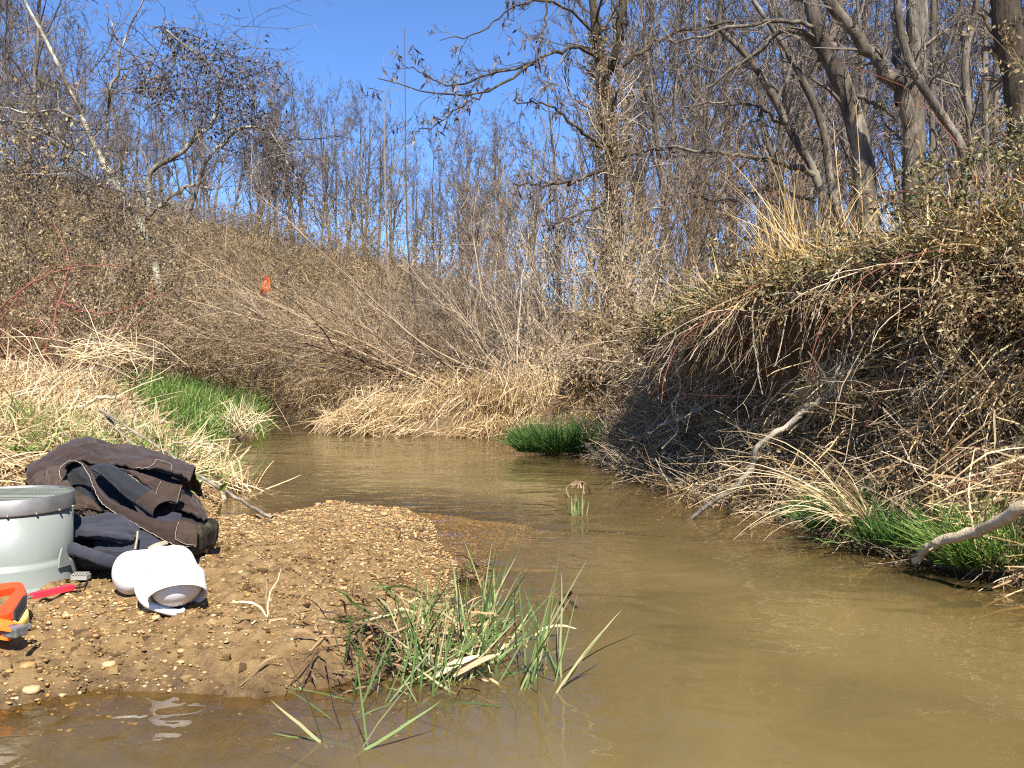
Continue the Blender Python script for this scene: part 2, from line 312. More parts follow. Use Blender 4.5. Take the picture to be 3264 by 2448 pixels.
# ---------------------------------------------------------------- gravel bar
bx = np.arange(-2.02, .52, .0095); by = np.concatenate([np.arange(1.30, 2.7, .0095), np.arange(2.7, 4.42, .014)])
BX, BY = np.meshgrid(bx, by); BZ = H(BX, BY)
rough = sstep(.35, -.35, fbm(BX*1.7, BY*1.7, 3, 21)+.35*(BY-2.3)) # muddier towards the camera
def clods(x, y):
    r = 1-np.abs(fbm(x*14, y*14, 4, 31)); c = fbm(x*30, y*30, 3, 33)
    return .034*(r-.75)+.020*np.sign(c)*np.abs(c)**.6+.02*fbm(x*5, y*5, 3, 35)
BZ = BZ+np.where(BZ > -.03, 1, .3)*clods(BX, BY)*(.30+.40*rough)*sstep(-.06, .03, BZ)
BZ = BZ-.02*(1-barw_(BX, BY))
def bar_z(x, y):
    i = np.clip(np.searchsorted(bx, x)-1, 0, len(bx)-1); j = np.clip(np.searchsorted(by, y)-1, 0, len(by)-1); return BZ[j, i]
M_mud = mat('mud', [(.28, (.12, .066, .023)), (.46, (.205, .122, .044)), (.60, (.27, .168, .066)), (.75, (.37, .25, .115))], .72, .45, attr=False, nz=22, bump=(90, .012))
def wet(m):           # mud is soaked dark and slick where it meets the water
    t = m.node_tree; n = t.nodes; b = n['Principled BSDF']; tc = n.new('ShaderNodeTexCoord'); sp = n.new('ShaderNodeSeparateXYZ'); t.links.new(tc.outputs['Object'], sp.inputs[0])
    nz_ = n.new('ShaderNodeTexNoise'); nz_.inputs['Scale'].default_value = 9; nz_.inputs['Detail'].default_value = 5; t.links.new(tc.outputs['Object'], nz_.inputs[0]); ma = n.new('ShaderNodeMath'); ma.operation = 'MULTIPLY_ADD'; ma.inputs[1].default_value = .06; t.links.new(nz_.outputs[0], ma.inputs[0]); t.links.new(sp.outputs[2], ma.inputs[2])
    mr = n.new('ShaderNodeMapRange'); mr.inputs[1].default_value = .036; mr.inputs[2].default_value = .072; mr.inputs[3].default_value = .55; mr.inputs[4].default_value = 1; t.links.new(ma.outputs[0], mr.inputs[0])
    src = b.inputs['Base Color'].links[0].from_socket; vm = n.new('ShaderNodeVectorMath'); vm.operation = 'SCALE'; t.links.new(src, vm.inputs[0]); t.links.new(mr.outputs[0], vm.inputs['Scale']); t.links.new(vm.outputs[0], b.inputs['Base Color'])
    m2 = n.new('ShaderNodeMapRange'); m2.inputs[1].default_value = .55; m2.inputs[2].default_value = 1; m2.inputs[3].default_value = .32; m2.inputs[4].default_value = .75; t.links.new(mr.outputs[0], m2.inputs[0]); t.links.new(m2.outputs[0], b.inputs['Roughness'])
wet(M_mud)
gb = tag(link('gravel_bar', Bag().grid(np.stack([BX, BY, BZ], -1)).mesh('gravel_bar', M_mud, smooth=True)), 'muddy gravel bar at the left of the creek', 'gravel bar', kind='structure')
M_peb = mat('pebble', [(0, (.12, .07, .03)), (.2, (.24, .135, .048)), (.4, (.36, .19, .055)), (.6, (.36, .245, .105)), (.86, (.43, .31, .15)), (.97, (.56, .46, .30)), (1, (.16, .145, .13))], .55, .4, nz=30, mixrnd=.88)
# cube-sphere pebble (24 quads), shared shapes
def cs(n=2):
    V = []; Q = []
    for ax in range(3):
        for sg in (-1, 1):
            g = np.linspace(-1, 1, n+1); a, b = np.meshgrid(g, g); p = np.zeros((n+1, n+1, 3)); p[..., ax] = sg; p[..., (ax+1) % 3] = a*sg; p[..., (ax+2) % 3] = b
            base = len(V)*(n+1)**2; V.append(p.reshape(-1, 3)); i = np.arange(n)[:, None]*(n+1); j = np.arange(n)[None]
            Q.append((np.stack([i+j, i+j+1, i+n+2+j, i+n+1+j], -1)+base).reshape(-1, 4))
    V = np.vstack(V); Q = np.vstack(Q); V = V/np.linalg.norm(V, axis=1, keepdims=True)
    _, k, inv = np.unique(np.round(V, 4), axis=0, return_index=True, return_inverse=True); return V[k], inv.reshape(-1)[Q]
CV, CQ = cs(2); CV1, CQ1 = cs(1)
def pebbles(n, xy, size, CV=CV, CQ=CQ):
    sc = size[:, None]*np.stack([rng.uniform(.8, 1.25, n), rng.uniform(.65, 1.0, n), rng.uniform(.4, .7, n)], 1)
    a = rng.uniform(0, 2*np.pi, n); V = CV[None]*(1+.16*rng.normal(size=(n, len(CV), 1)))*sc[:, None]
    x = V[..., 0]*np.cos(a)[:, None]-V[..., 1]*np.sin(a)[:, None]; y = V[..., 0]*np.sin(a)[:, None]+V[..., 1]*np.cos(a)[:, None]
    V = np.stack([x+xy[:, 0, None], y+xy[:, 1, None], V[..., 2]+(bar_z(xy[:, 0], xy[:, 1])+size*.12)[:, None]], -1)
    Q = CQ[None]+(np.arange(n)*len(CV))[:, None, None]; return V, Q
n = 110000; xy = np.stack([rng.uniform(-2, .45, n), rng.uniform(1.35, 4.3, n)], 1)
hz = H(xy[:, 0], xy[:, 1]); pr = .05+.95*sstep(-.10, .35, .5*fbm(xy[:, 0]*1.7, xy[:, 1]*1.7, 3, 21)*1.1+.55*(xy[:, 1]-2.35)+.25*vnoise(xy[:, 0]*4, xy[:, 1]*4, 41))
jz = np.exp(-(((xy[:, 0]+.95)/.45)**2+((xy[:, 1]-2.0)/.22)**2)); edge = np.exp(-((hz-.012)/.02)**2)*((xy[:, 0] < -.6) | (xy[:, 1] > 2.6)); pr = np.clip(pr+.8*jz+.7*edge, 0, 1)*sstep(.45, -.25, xy[:, 0])
keep = (rng.random(n) < pr) & (hz > -.06); xy = xy[keep]; xs_ = xy[12000:40000]; xy = xy[:12000]; n = len(xy)
V, Q = pebbles(n, xy, .0037*rng.lognormal(0, .34, n)); B = Bag(); B.add(V, Q, np.repeat(rng.random(n), len(CQ)))
n1 = len(xs_); V, Q = pebbles(n1, xs_, .0032*rng.lognormal(0, .35, n1), CV1, CQ1); B.add(V, Q, np.repeat(rng.random(n1), len(CQ1)))
o = tag(link('gravel', B.mesh('gravel', M_peb, smooth=True), parent=gb), kind='stuff')
# crumbs of trodden mud
n1 = 26000; xs_ = np.stack([rng.uniform(-1.9, -.05, n1), rng.uniform(1.4, 3.4, n1)], 1); hz = H(xs_[:, 0], xs_[:, 1]); cl_ = fbm(xs_[:, 0]*9, xs_[:, 1]*9, 3, 77); xs_ = xs_[(hz > -.01) & (rng.random(n1) < .15+sstep(-.2, .35, cl_))]; n1 = len(xs_)
V, Q = pebbles(n1, xs_, .0040*rng.lognormal(0, .5, n1), CV1, CQ1); M_crumb = mat('mud_crumb', [(0, (.075, .042, .015)), (.5, (.16, .097, .036)), (1, (.25, .162, .066))], .85, .3)
B = Bag().add(V, Q, np.repeat(rng.random(n1), len(CQ1))); tag(link('mud_crumbs', B.mesh('mud_crumbs', M_crumb), parent=gb), kind='stuff')
pm = []
for i in range(10):
    v, q = pebbles(1, np.array([[0, 0.]]), np.array([1.])); v = v-v.mean(1, keepdims=True); b_ = Bag(); b_.add(v, q, np.full(len(CQ), [.3, .45, .55, .62, .7, .75, .85, .9, .97, .4][i])); pm.append(b_.mesh('pebble', M_peb, smooth=True))
sel = rng.choice(n, 240, replace=False); pxy = xy[sel]
ex = np.array([[-.67, 3.80], [-.60, 3.72], [-.50, 3.78], [-.47, 3.62], [-.43, 3.7], [-.86, 3.93], [-.82, 3.98], [-.93, 3.95], [-.40, 3.5], [-.90, 1.66], [-.94, 1.72], [-.80, 1.76], [-.52, 3.6]])
pxy = np.vstack([pxy, ex]); ps = np.concatenate([.0072*rng.lognormal(0, .3, 240), np.full(len(ex), .020)*rng.uniform(.7, 1.2, len(ex))])
for (x, y), s in zip(pxy, ps):
    o = link('pebble', pm[rng.integers(10)], (x, y, float(bar_z(np.array([x]), np.array([y]))[0])+s*.15), gb); o.scale = (s,)*3; o.rotation_euler = (0, 0, rng.uniform(0, 6.3))

# ---------------------------------------------------------------- right bank: eroded face, swept along the water line
rb = np.array(RB[1:-1]); rbx = spline(rb, 150); seg = np.r_[0, np.cumsum(np.linalg.norm(np.diff(rbx, axis=0), axis=1))]; BL = seg[-1]
def bank_line(t):
    s = np.asarray(t)*BL; x = np.interp(s, seg, rbx[:, 0]); y = np.interp(s, seg, rbx[:, 1])
    e = .03; x2 = np.interp(np.clip(s+e, 0, BL), seg, rbx[:, 0])-np.interp(np.clip(s-e, 0, BL), seg, rbx[:, 0]); y2 = np.interp(np.clip(s+e, 0, BL), seg, rbx[:, 1])-np.interp(np.clip(s-e, 0, BL), seg, rbx[:, 1])
    n_ = unit(np.stack([-y2, x2], -1)); return x, y, n_     # line runs towards the camera, so (-ty, tx) points into the right bank
tpx = lambda p: float(np.interp(p, HX+F*rbx[:, 0]/rbx[:, 1], seg/BL))      # photo column -> t
PA = np.array([(-.12, -.2), (0, -.01), (.10, .10), (.24, .28), (.34, .50), (.37, .68), (.30, .84), (.13, .95), (.10, 1.03), (.24, 1.12), (.6, 1.16), (1.3, 1.17)])
PB = np.array([(-.12, -.2), (0, .0), (.16, .09), (.33, .26), (.50, .46), (.62, .66), (.66, .84), (.60, 1.0), (.60, 1.08), (.78, 1.20), (1.1, 1.22), (1.8, 1.2)])
PC = np.array([(-.10, -.2), (0, -.01), (.10, .10), (.22, .26), (.36, .42), (.46, .55), (.50, .66), (.52, .76), (.56, .84), (.75, .95), (1.1, 1.0), (1.8, 1.02)])
tA0, tA1, tB = tpx(1800), tpx(2060), tpx(2560)
def bank(t, s):
    """t along the bank (0 far, 1 near), s up the profile 0..1 -> points"""
    t = np.asarray(t, float); s = np.asarray(s, float); u = s*(len(PA)-1); i = np.minimum(u.astype(int), len(PA)-2); f = (u-i)[..., None]
    pr = [Q_[i]*(1-f)+Q_[i+1]*f for Q_ in (PA, PB, PC)]
    wB = sstep(tB-.06, tB+.10, t)[..., None]; wC = (1-sstep(tA0, tA1, t))[..., None]
    p = (pr[0]*(1-wB)+pr[1]*wB)*(1-wC)+pr[2]*wC
    x, y, n_ = bank_line(t)
    b = .13*fbm(t*11, s*4, 4, 51)+.07*fbm(t*38, s*12, 3, 52); w = sstep(0, .15, s)
    o_ = p[..., 0]+b*w*(1-.5*s); z = p[..., 1]*np.interp(t, [0, tpx(1760), tpx(2180), tpx(2520), 1], [.88, .84, .84, 1, 1])+.05*w*fbm(t*20+9, s*6, 3, 53)
    return np.stack([x+n_[..., 0]*o_, y+n_[..., 1]*o_, z], -1)
tt, ss = np.meshgrid(np.linspace(0, 1, 260), np.linspace(0, 1, 90), indexing='ij')
M_bank = mat('bank_soil', [(.3, (.075, .045, .023)), (.5, (.15, .095, .048)), (.7, (.26, .17, .088))], .92, .15, attr=False, nz=7, bump=(24, .05))
tag(link('stream_bank', Bag().grid(bank(tt, ss)).mesh('stream_bank', M_bank, smooth=True)), 'steep eroded earth bank on the right of the creek', 'bank', kind='structure')
def bank_out(t):
    _, _, n_ = bank_line(t); return np.stack([-n_[..., 0], -n_[..., 1], 0*t], -1)

def vegmass(name, bags_mats, org, label, cat, kind='stuff', group=None):
    """one growth made of several materials: Empty with a mesh per kind of strand"""
    root = thing(name, org, label, cat, group)
    if kind: root['kind'] = kind
    for nm, b, m in bags_mats:
        o = part(nm, b, m, root, org=org)
        if kind: o['kind'] = kind
    return root

# --- thatch of flattened straw, canes and dead stems over the bank slope
N = 26000; t = rng.uniform(tpx(1700), 1, N); s = rng.beta(1.6, 1.5, N)*.72+.05
px_ = np.interp(t, seg/BL, HX+F*rbx[:, 0]/rbx[:, 1])
bare = (px_ > 2080) & (px_ < 2520) & (s > .36) & (s < .66)
low = s < .30
keep = ~((s > .42) & (rng.random(N) < .45)) & ~((s < .2) & (px_ > 2600) & (rng.random(N) < .6)) & ~(bare & (rng.random(N) < .98)) & ~((px_ < 2560) & (rng.random(N) < .45)) & ~(low & (px_ < 2500) & (rng.random(N) < .4)); 
clump = fbm(t*22, s*7, 3, 61); keep &= rng.random(N) < sstep(-.55, .25, clump)+.12
t, s, px_, clump = t[keep], s[keep], px_[keep], clump[keep]; N = len(t)
p = bank(t, s); out = bank_out(t); along = unit(np.cross(out, [0, 0, 1.]))
d = out*rng.normal(.3, .7, (N, 1))+along*rng.normal(0, .9, (N, 1))+np.array([0, 0, 1])*rng.normal(-.2, .65, (N, 1))
L = rng.uniform(.06, .26, N); Pt = grow(p+out*rng.uniform(0, .09, (N, 1)), d, L, 5, .07, -.05)
thb = Bag().rib(Pt, rng.uniform(.0025, .0065, N)[:, None]*np.array([.8, 1, 1, .8, .3]), rnd=np.clip(rng.beta(1.6, 2.0, N)+.25*clump, 0, 1))
# dead stems hanging and leaning on the slope
N = 7000; t = rng.uniform(tpx(1800), 1, N); s = rng.uniform(.08, .80, N); p = bank(t, s); out = bank_out(t); along = unit(np.cross(out, [0, 0, 1.]))
px_ = np.interp(t, seg/BL, HX+F*rbx[:, 0]/rbx[:, 1]); keep = ~((px_ > 2120) & (px_ < 2500) & (s > .34) & (s < .72)) & ~((s > .55) & (rng.random(N) < .6)); p, out, along = p[keep], out[keep], along[keep]; N = len(p)
d = out*rng.uniform(.2, 1, (N, 1))+along*rng.normal(0, .6, (N, 1))+np.array([0, 0, 1])*rng.normal(-.2, .7, (N, 1))
Pt = grow(p, d, rng.uniform(.06, .34, N), 6, .13, -.04); Rt = rng.uniform(.0012, .0034, N)[:, None]*np.linspace(1, .5, 6)
stb = Bag().tubes(Pt, Rt, 3)
k_ = ramify(Pt, Rt, [(2, .2, .95, .5, 1.2, .2, .5, 4, .25, -.03, 3, .7)], .0009); [stb.tubes(*q) for q in k_]
# small dry leaves caught in the mat
N = 60000; t = rng.uniform(tpx(1750), 1, N); s = rng.uniform(.12, .97, N); p = bank(t, s)+bank_out(t)*rng.uniform(0, .14, (N, 1))
px_ = np.interp(t, seg/BL, HX+F*rbx[:, 0]/rbx[:, 1]); keep = ~((px_ > 2080) & (px_ < 2520) & (s > .34) & (s < .68)); p = p[keep]; N = len(p)
lfb = Bag().leaves(p, rng.normal(size=(N, 3)), rng.uniform(.010, .028, N), rng.uniform(.005, .012, N))
vegmass('bank_thatch', [('flattened_straw', thb, M_thatch), ('dead_stems', stb, M_stem), ('litter_leaves', lfb, M_oliveleaf)], (1.2, 3.5, .0), 'matted dead straw, stems and leaves covering the right bank', 'thatch')

# --- brow: overhanging turf, hanging roots and erect dry grass on the terrace edge
N = 10000; t = rng.uniform(tpx(1800), 1, N); s = rng.beta(2.2, 1.6, N)*.42+.58; p = bank(t, s); out = bank_out(t); along = unit(np.cross(out, [0, 0, 1.]))
d = out*rng.normal(.3, .7, (N, 1))+along*rng.normal(0, .9, (N, 1))+np.array([0, 0, 1])*rng.normal(.3, .7, (N, 1))
Pt = grow(p, d, rng.uniform(.04, .16, N), 5, .14, -.06); tuf = Bag().rib(Pt, rng.uniform(.002, .005, N)[:, None]*np.array([.8, 1, 1, .8, .3]), rnd=rng.beta(2, 1.8, N))
N = 2200; t = rng.uniform(tpx(1900), 1, N); s = rng.uniform(.82, 1, N); p = bank(t, s); d = np.stack([rng.normal(0, .35, N), rng.normal(0, .35, N), np.ones(N)], 1)
Lr = rng.uniform(.08, .30, N); Pt = grow(p, d, Lr, 6, .06, -.03); tuf.rib(Pt, rng.uniform(.002, .0042, N)[:, None]*np.array([.8, 1, 1, .9, .7, .3]), rnd=rng.uniform(.4, 1, N))
N = 30000; t = rng.uniform(tpx(1800), 1, N); s = rng.uniform(.55, 1, N); p = bank(t, s)+bank_out(t)*rng.uniform(-.02, .16, (N, 1)); p[:, 2] += rng.uniform(0, .16, N)*sstep(.75, .9, s)
cl = fbm(t*26, s*5, 3, 71); keep = rng.random(N) < sstep(-.4, .3, cl)+.1; p = p[keep]; N = len(p)
vlb = Bag().leaves(p, rng.normal(size=(N, 3)), rng.uniform(.014, .034, N), rng.uniform(.008, .016, N))
N = 600; t = rng.uniform(tpx(2050), tpx(2620), N); p = bank(t, rng.uniform(.60, .74, N)); out = bank_out(t)
Pt = grow(p, out*.4+rng.normal(0, .4, (N, 3))+np.array([0, 0, -.8]), rng.uniform(.08, .4, N), 6, .2, -.15); rtb = Bag().tubes(Pt, rng.uniform(.0008, .0022, N)[:, None]*np.linspace(1, .4, 6), 3)
vegmass('bank_top_turf', [('dry_grass', tuf, M_gold), ('vine_leaves', vlb, M_vleaf), ('hanging_roots', rtb, M_twig)], (1.8, 4.2, 1.1), 'sunlit dry turf and creeping leaves along the top edge of the right bank', 'turf')

# --- pale dead stems and roots hanging clear of the hollow
N = 200; t = rng.uniform(tpx(1880), tpx(2750), N); p = bank(t, rng.uniform(.35, .78, N)); out = bank_out(t); along = unit(np.cross(out, [0, 0, 1.]))
Pt = grow(p+out*.05, out*rng.uniform(.4, 1.2, (N, 1))+along*rng.normal(0, .6, (N, 1))+np.array([0, 0, 1.])*rng.normal(-.5, .6, (N, 1)), rng.uniform(.15, .5, N), 8, .14, -.08); Rt = rng.uniform(.0014, .0034, N)[:, None]*np.linspace(1, .5, 8)
pr_ = Bag().tubes(Pt, Rt, 4); [pr_.tubes(*q) for q in ramify(Pt, Rt, [(3, .2, 1, .5, 1.2, .15, .4, 4, .2, -.03, 3, .7)], .001)]
solo('hanging_stems', pr_, M_stem, (.9, 4.5, .5), 'pale dead stems and roots hanging in front of the dark bank hollow', 'dead stems', kind='stuff')

# --- bramble canes arching over the bank, red and brown
N = 60; t = rng.uniform(tpx(2250), 1, N); p = bank(t, rng.uniform(.3, .95, N)); out = bank_out(t); along = unit(np.cross(out, [0, 0, 1.]))
Pt = grow(p, out*.5+along*rng.normal(0, .8, (N, 1))+np.array([0, 0, 1.])*rng.uniform(-.2, .9, (N, 1)), rng.uniform(.4, 1.0, N), 12, .12, -.09)
Rt = rng.uniform(.0016, .003, N)[:, None]*np.linspace(1, .4, 12); bb = Bag().tubes(Pt, Rt, 4); [bb.tubes(*q) for q in ramify(Pt, Rt, [(4, .2, 1, .5, 1.2, .1, .3, 4, .2, -.05, 3, .7)], .0009)]
solo('bramble', bb, M_redcane, (1.4, 3.4, .6), 'reddish thorny bramble canes tangled across the right bank', 'bramble', kind='stuff')

# --- tall golden grass tussock on the brow and stems around it
def tussock(name, base, n, L0, L1, spread, m, label, cat='grass tussock', lean=(0, 0), grav=-.06, w=(.0025, .0055), group=None, M=8, rad=.05, rlo=0, rhi=1, wob=.04):
    a = rng.uniform(0, 2*np.pi, n); r = rad*np.sqrt(rng.random(n)); S = np.stack([base[0]+r*np.cos(a), base[1]+r*np.sin(a), np.full(n, base[2]-.01)], 1)
    D = np.stack([np.cos(a)*spread*rng.random(n)+lean[0], np.sin(a)*spread*rng.random(n)+lean[1], np.ones(n)], 1)
    prof = np.r_[np.linspace(.8, 1, 2), np.linspace(1, .15, M-2)]
    b = Bag().rib(grow(S, D, rng.uniform(L0, L1, n), M, wob, grav), rng.uniform(*w, n)[:, None]*prof, rnd=rng.uniform(rlo, rhi, n))
    return solo(name, b, m, tuple(base), label, cat, group)
tl = tpx(2440)
def brow(px, s=.84): return bank(np.array([tpx(px)]), np.array([s]))[0]
tussock('grass_tussock', brow(2440, .80), 60, .25, .68, .7, M_gold, 'tall golden dry grass tussock arching on top of the right bank', lean=(-.12, 0), grav=-.075)
tussock('grass_tussock', brow(2330, .84), 60, .2, .5, .6, M_gold, 'shorter golden tussock on the bank edge, left of the tall arching one', lean=(-.2, 0), grav=-.07)
tussock('grass_tussock', brow(2760, .86), 70, .15, .4, .6, M_gold, 'dry yellow tussock on the bank edge below the leaning grey trunk', grav=-.05)
tussock('grass_tussock', brow(3130, .9), 50, .4, .95, .35, M_gold, 'tall pale straw stalks on the bank top at the right edge', lean=(.25, 0), grav=-.02)
b0 = bank(np.array([tpx(2760)]), np.array([.10]))[0]
tussock('grass_tussock', b0+np.array([0, 0, .05]), 80, .3, .72, .35, M_straw, 'fountain of arching dry rush blades low on the right bank', lean=(-.55, -.3), grav=-.16, M=10, rlo=.3)
# upright dry stalks standing on the terrace
for i, (px, top) in enumerate([(2415, 360), (2440, 330), (2530, 420), (2600, 380), (2640, 520), (2300, 640), (2700, 600), (3040, 370), (3110, 300), (3170, 260), (3220, 190), (3010, 480)]):
    b = brow(px, .9); dd = b[1]; e = np.array([b[0]+rng.normal(0, .06)+(.25 if px > 3000 else 0), dd+rng.normal(0, .05), CZ+(HY-top)/F*dd])
    Pt = spline(np.array([b, (b+e)/2+rng.normal(0, .015, 3), e]), 10)[None]; bg_ = Bag().tubes(Pt, np.linspace(.0035, .001, 10)[None], 4)
    K = grow(*kids(Pt, np.full((1, 10), .002), 7, .35, 1, .3, .7, .05, .16)[:3], 4, .1, -.05); bg_.rib(K, .004*np.array([1, 1, .7, .2])[None])
    solo('dry_stalk', bg_, M_gold, tuple(b), 'thin upright dry stalk standing on the right bank top', 'stalk', 'dry stalks on the right bank top')

# --- drift bundles of straw caught on the slope
def bundle(pos, r, n, dirv, L0, L1, label, m=M_straw, flat=.5, group=None, name='straw_bundle', rlo=.1):
    S = np.array(pos)+rng.normal(size=(n, 3))*np.array([r, r, r*flat]); D = np.array(dirv)+rng.normal(0, .62, (n, 3))
    L = rng.uniform(L0, L1, n); Pt = grow(S-unit(D)*L[:, None]*.5, D, L, 6, .1, -.10)
    return solo(name, Bag().rib(Pt, rng.uniform(.0028, .007, n)[:, None]*np.array([.7, 1, 1, 1, .8, .3]), rnd=rng.uniform(rlo, 1, n)), m, tuple(pos), label, 'straw', group, 'stuff' if n < 200 else None)
for px, s_, r, n_, lab in [(2480, .40, .08, 420, 'pale straw bundle caught high on the bank behind the leaning branch'), (2830, .42, .10, 420, 'loose straw bundle lodged in the middle of the right bank slope'),
                          (3120, .30, .12, 600, 'large straw bundle matted on the bank slope above the thick pale log'), (3050, .22, .08, 300, 'small straw bundle at the foot of the slope left of the pale log')]:
    t_ = np.array([tpx(px)]); p = bank(t_, np.array([s_]))[0]+bank_out(t_)[0]*.06
    bundle(p, r, n_, (-.6, .1, -.35), .12, .36, lab)

# --- driftwood on the right
def limb(name, pts, r0, r1, m, label, cat='branch', k=9, n=22, wig=.006, twigs=0, group=None):
    C = PP(pts); Pt = spline(C, n); Pt[1:-1] += rng.normal(0, wig, (n-2, 3)); R = np.linspace(r0, r1, n)*(1+.035*rng.normal(size=n))
    b = Bag().tubes(Pt[None], R[None], k, cap=True)
    if twigs:
        for q in ramify(Pt[None], R[None], [(twigs, .3, .98, .5, 1.1, .15, .4, 6, .15, 0, 4, .45), (3, .2, .95, .4, 1.1, .2, .5, 4, .2, 0, 3, .6)], .0012): b.tubes(*q)
    return solo(name, b, m, tuple(C[0]), label, cat, group, smooth=True)
M_log = mat('log_wood', [(.3, (.30, .21, .12)), (.5, (.56, .43, .27)), (.7, (.70, .57, .39))], .75, .25, attr=False, nz=16, bump=(60, .008), stretch=(.35, 1, 1))
limb('driftwood_log', [(2915, 1790, 2.66), (2950, 1752, 2.60), (2990, 1728, 2.55), (3120, 1690, 2.42), (3264, 1618, 2.28), (3420, 1530, 2.2)], .010, .019, M_log, 'thick pale bleached log slanting out of the right edge', 'log', 14, 30, .003)
limb('fallen_branch', [(2205, 1652, 3.62), (2260, 1608, 3.56), (2350, 1545, 3.50), (2400, 1480, 3.50), (2420, 1420, 3.50), (2530, 1340, 3.52), (2560, 1310, 3.53), (2640, 1265, 3.56), (2770, 1235, 3.66)], .009, .013, M_drift, 'long grey bent branch leaning from the water up the right bank', 'branch', 9, 40, .003)
limb('fallen_branch', [(2095, 1358, 4.65), (2200, 1320, 4.6), (2330, 1250, 4.5), (2420, 1205, 4.5), (2520, 1188, 4.55)], .012, .010, M_drift, 'bare branch lying across the dark hollow of the bank', 'branch', 8, 26, .004, 4)
limb('dead_root', [(2165, 1090, 4.55), (2160, 1180, 4.5), (2170, 1240, 4.5), (2145, 1300, 4.48), (2160, 1370, 4.5), (2110, 1430, 4.5)], .007, .004, M_palewood, 'pale crooked root hanging in front of the dark bank hollow', 'root', 6, 22, .006, 5)
limb('dead_root', [(1930, 1260, 5.6), (1960, 1200, 5.6), (2060, 1180, 5.5), (2170, 1186, 5.3)], .006, .004, M_palewood, 'thin pale root arching sideways left of the bank hollow', 'root', 6, 20, .006, 4)
limb('dead_root', [(2280, 1560, 4.1), (2310, 1480, 4.15), (2360, 1430, 4.2), (2300, 1370, 4.25)], .006, .004, M_palewood, 'forked pale root standing near the foot of the long leaning branch', 'root', 6, 20, .006, 6)
limb('bramble_cane', [(2760, 1360, 3.4), (2830, 1230, 3.35), (2920, 1180, 3.3), (3050, 1140, 3.25), (3190, 1130, 3.25)], .004, .003, M_redcane, 'single long reddish cane curving over the middle of the right bank', 'cane', 6, 26, .006, 7)
# --- green grass at the foot of the right bank
def clump(name, base, n, L0, L1, m, label, rad, cat='grass clump', spread=.8, grav=-.1, w=(.003, .006), lean=(0, 0), M=6, zf=None, rlo=0, rhi=1, group=None):
    a = rng.uniform(0, 2*np.pi, n); r = np.sqrt(rng.random(n)); x = base[0]+rad[0]*r*np.cos(a); y = base[1]+rad[1]*r*np.sin(a)
    z = np.maximum(H(x, y), -.02) if zf is None else zf(x, y)
    D = np.stack([np.cos(a)*spread*rng.random(n)+lean[0], np.sin(a)*spread*rng.random(n)+lean[1], np.ones(n)], 1)+rng.normal(0, .15, (n, 3))
    prof = np.r_[.8, 1, np.linspace(1, .12, M-2)]
    b = Bag().rib(grow(np.stack([x, y, z], 1), D, rng.uniform(L0, L1, n), M, .07, grav), rng.uniform(*w, n)[:, None]*prof, rnd=rng.uniform(rlo, rhi, n))
    return solo(name, b, m, (base[0], base[1], float(max(Hs(base[0], base[1]), 0))), label, cat, group)
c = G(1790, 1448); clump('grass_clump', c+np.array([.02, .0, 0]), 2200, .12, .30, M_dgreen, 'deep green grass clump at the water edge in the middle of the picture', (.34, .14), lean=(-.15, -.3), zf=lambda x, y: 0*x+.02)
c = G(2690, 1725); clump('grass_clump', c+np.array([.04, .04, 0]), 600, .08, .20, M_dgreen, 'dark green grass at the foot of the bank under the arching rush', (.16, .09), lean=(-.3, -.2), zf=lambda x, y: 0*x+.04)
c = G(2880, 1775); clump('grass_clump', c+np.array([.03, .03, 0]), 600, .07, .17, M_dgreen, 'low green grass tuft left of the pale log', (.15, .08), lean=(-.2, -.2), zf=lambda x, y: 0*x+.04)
c = G(3190, 1835); clump('grass_clump', c+np.array([.04, .02, 0]), 1300, .10, .24, M_green, 'bright green grass clump in the lower right below the pale log', (.22, .12), lean=(-.35, -.15), zf=lambda x, y: 0*x+.03, rhi=.95)
c = G(2800, 1770); clump('grass_clump', c+np.array([-.02, 0, 0]), 40, .12, .25, M_reed, 'few pale blades lying on the water below the right bank', (.16, .04), spread=1.6, lean=(.3, -.1), grav=-.3, zf=lambda x, y: 0*x+.03)

# ================================================================ left bank
def scatter(n, poly, jit=0):            # random points inside a ground polygon given in photo pixels (px, py, z)
    A = np.array([G(*p)[:2] for p in poly]); lo, hi = A.min(0), A.max(0); res = np.empty((0, 2))
    while len(res) < n:
        q = rng.uniform(lo, hi, (n*3, 2)); _, ins = segdist(q[:, 0], q[:, 1], A); res = np.vstack([res, q[ins]])
    return res[:n]
def on_ground(xy, dz=0.): return np.c_[xy, H(xy[:, 0], xy[:, 1])+dz]
def world_poly(n, A):
    A = np.array(A, float); lo, hi = A.min(0), A.max(0); res = np.empty((0, 2))
    while len(res) < n:
        q = rng.uniform(lo, hi, (n*3, 2)); _, ins = segdist(q[:, 0], q[:, 1], A); res = np.vstack([res, q[ins]])
    return res[:n]
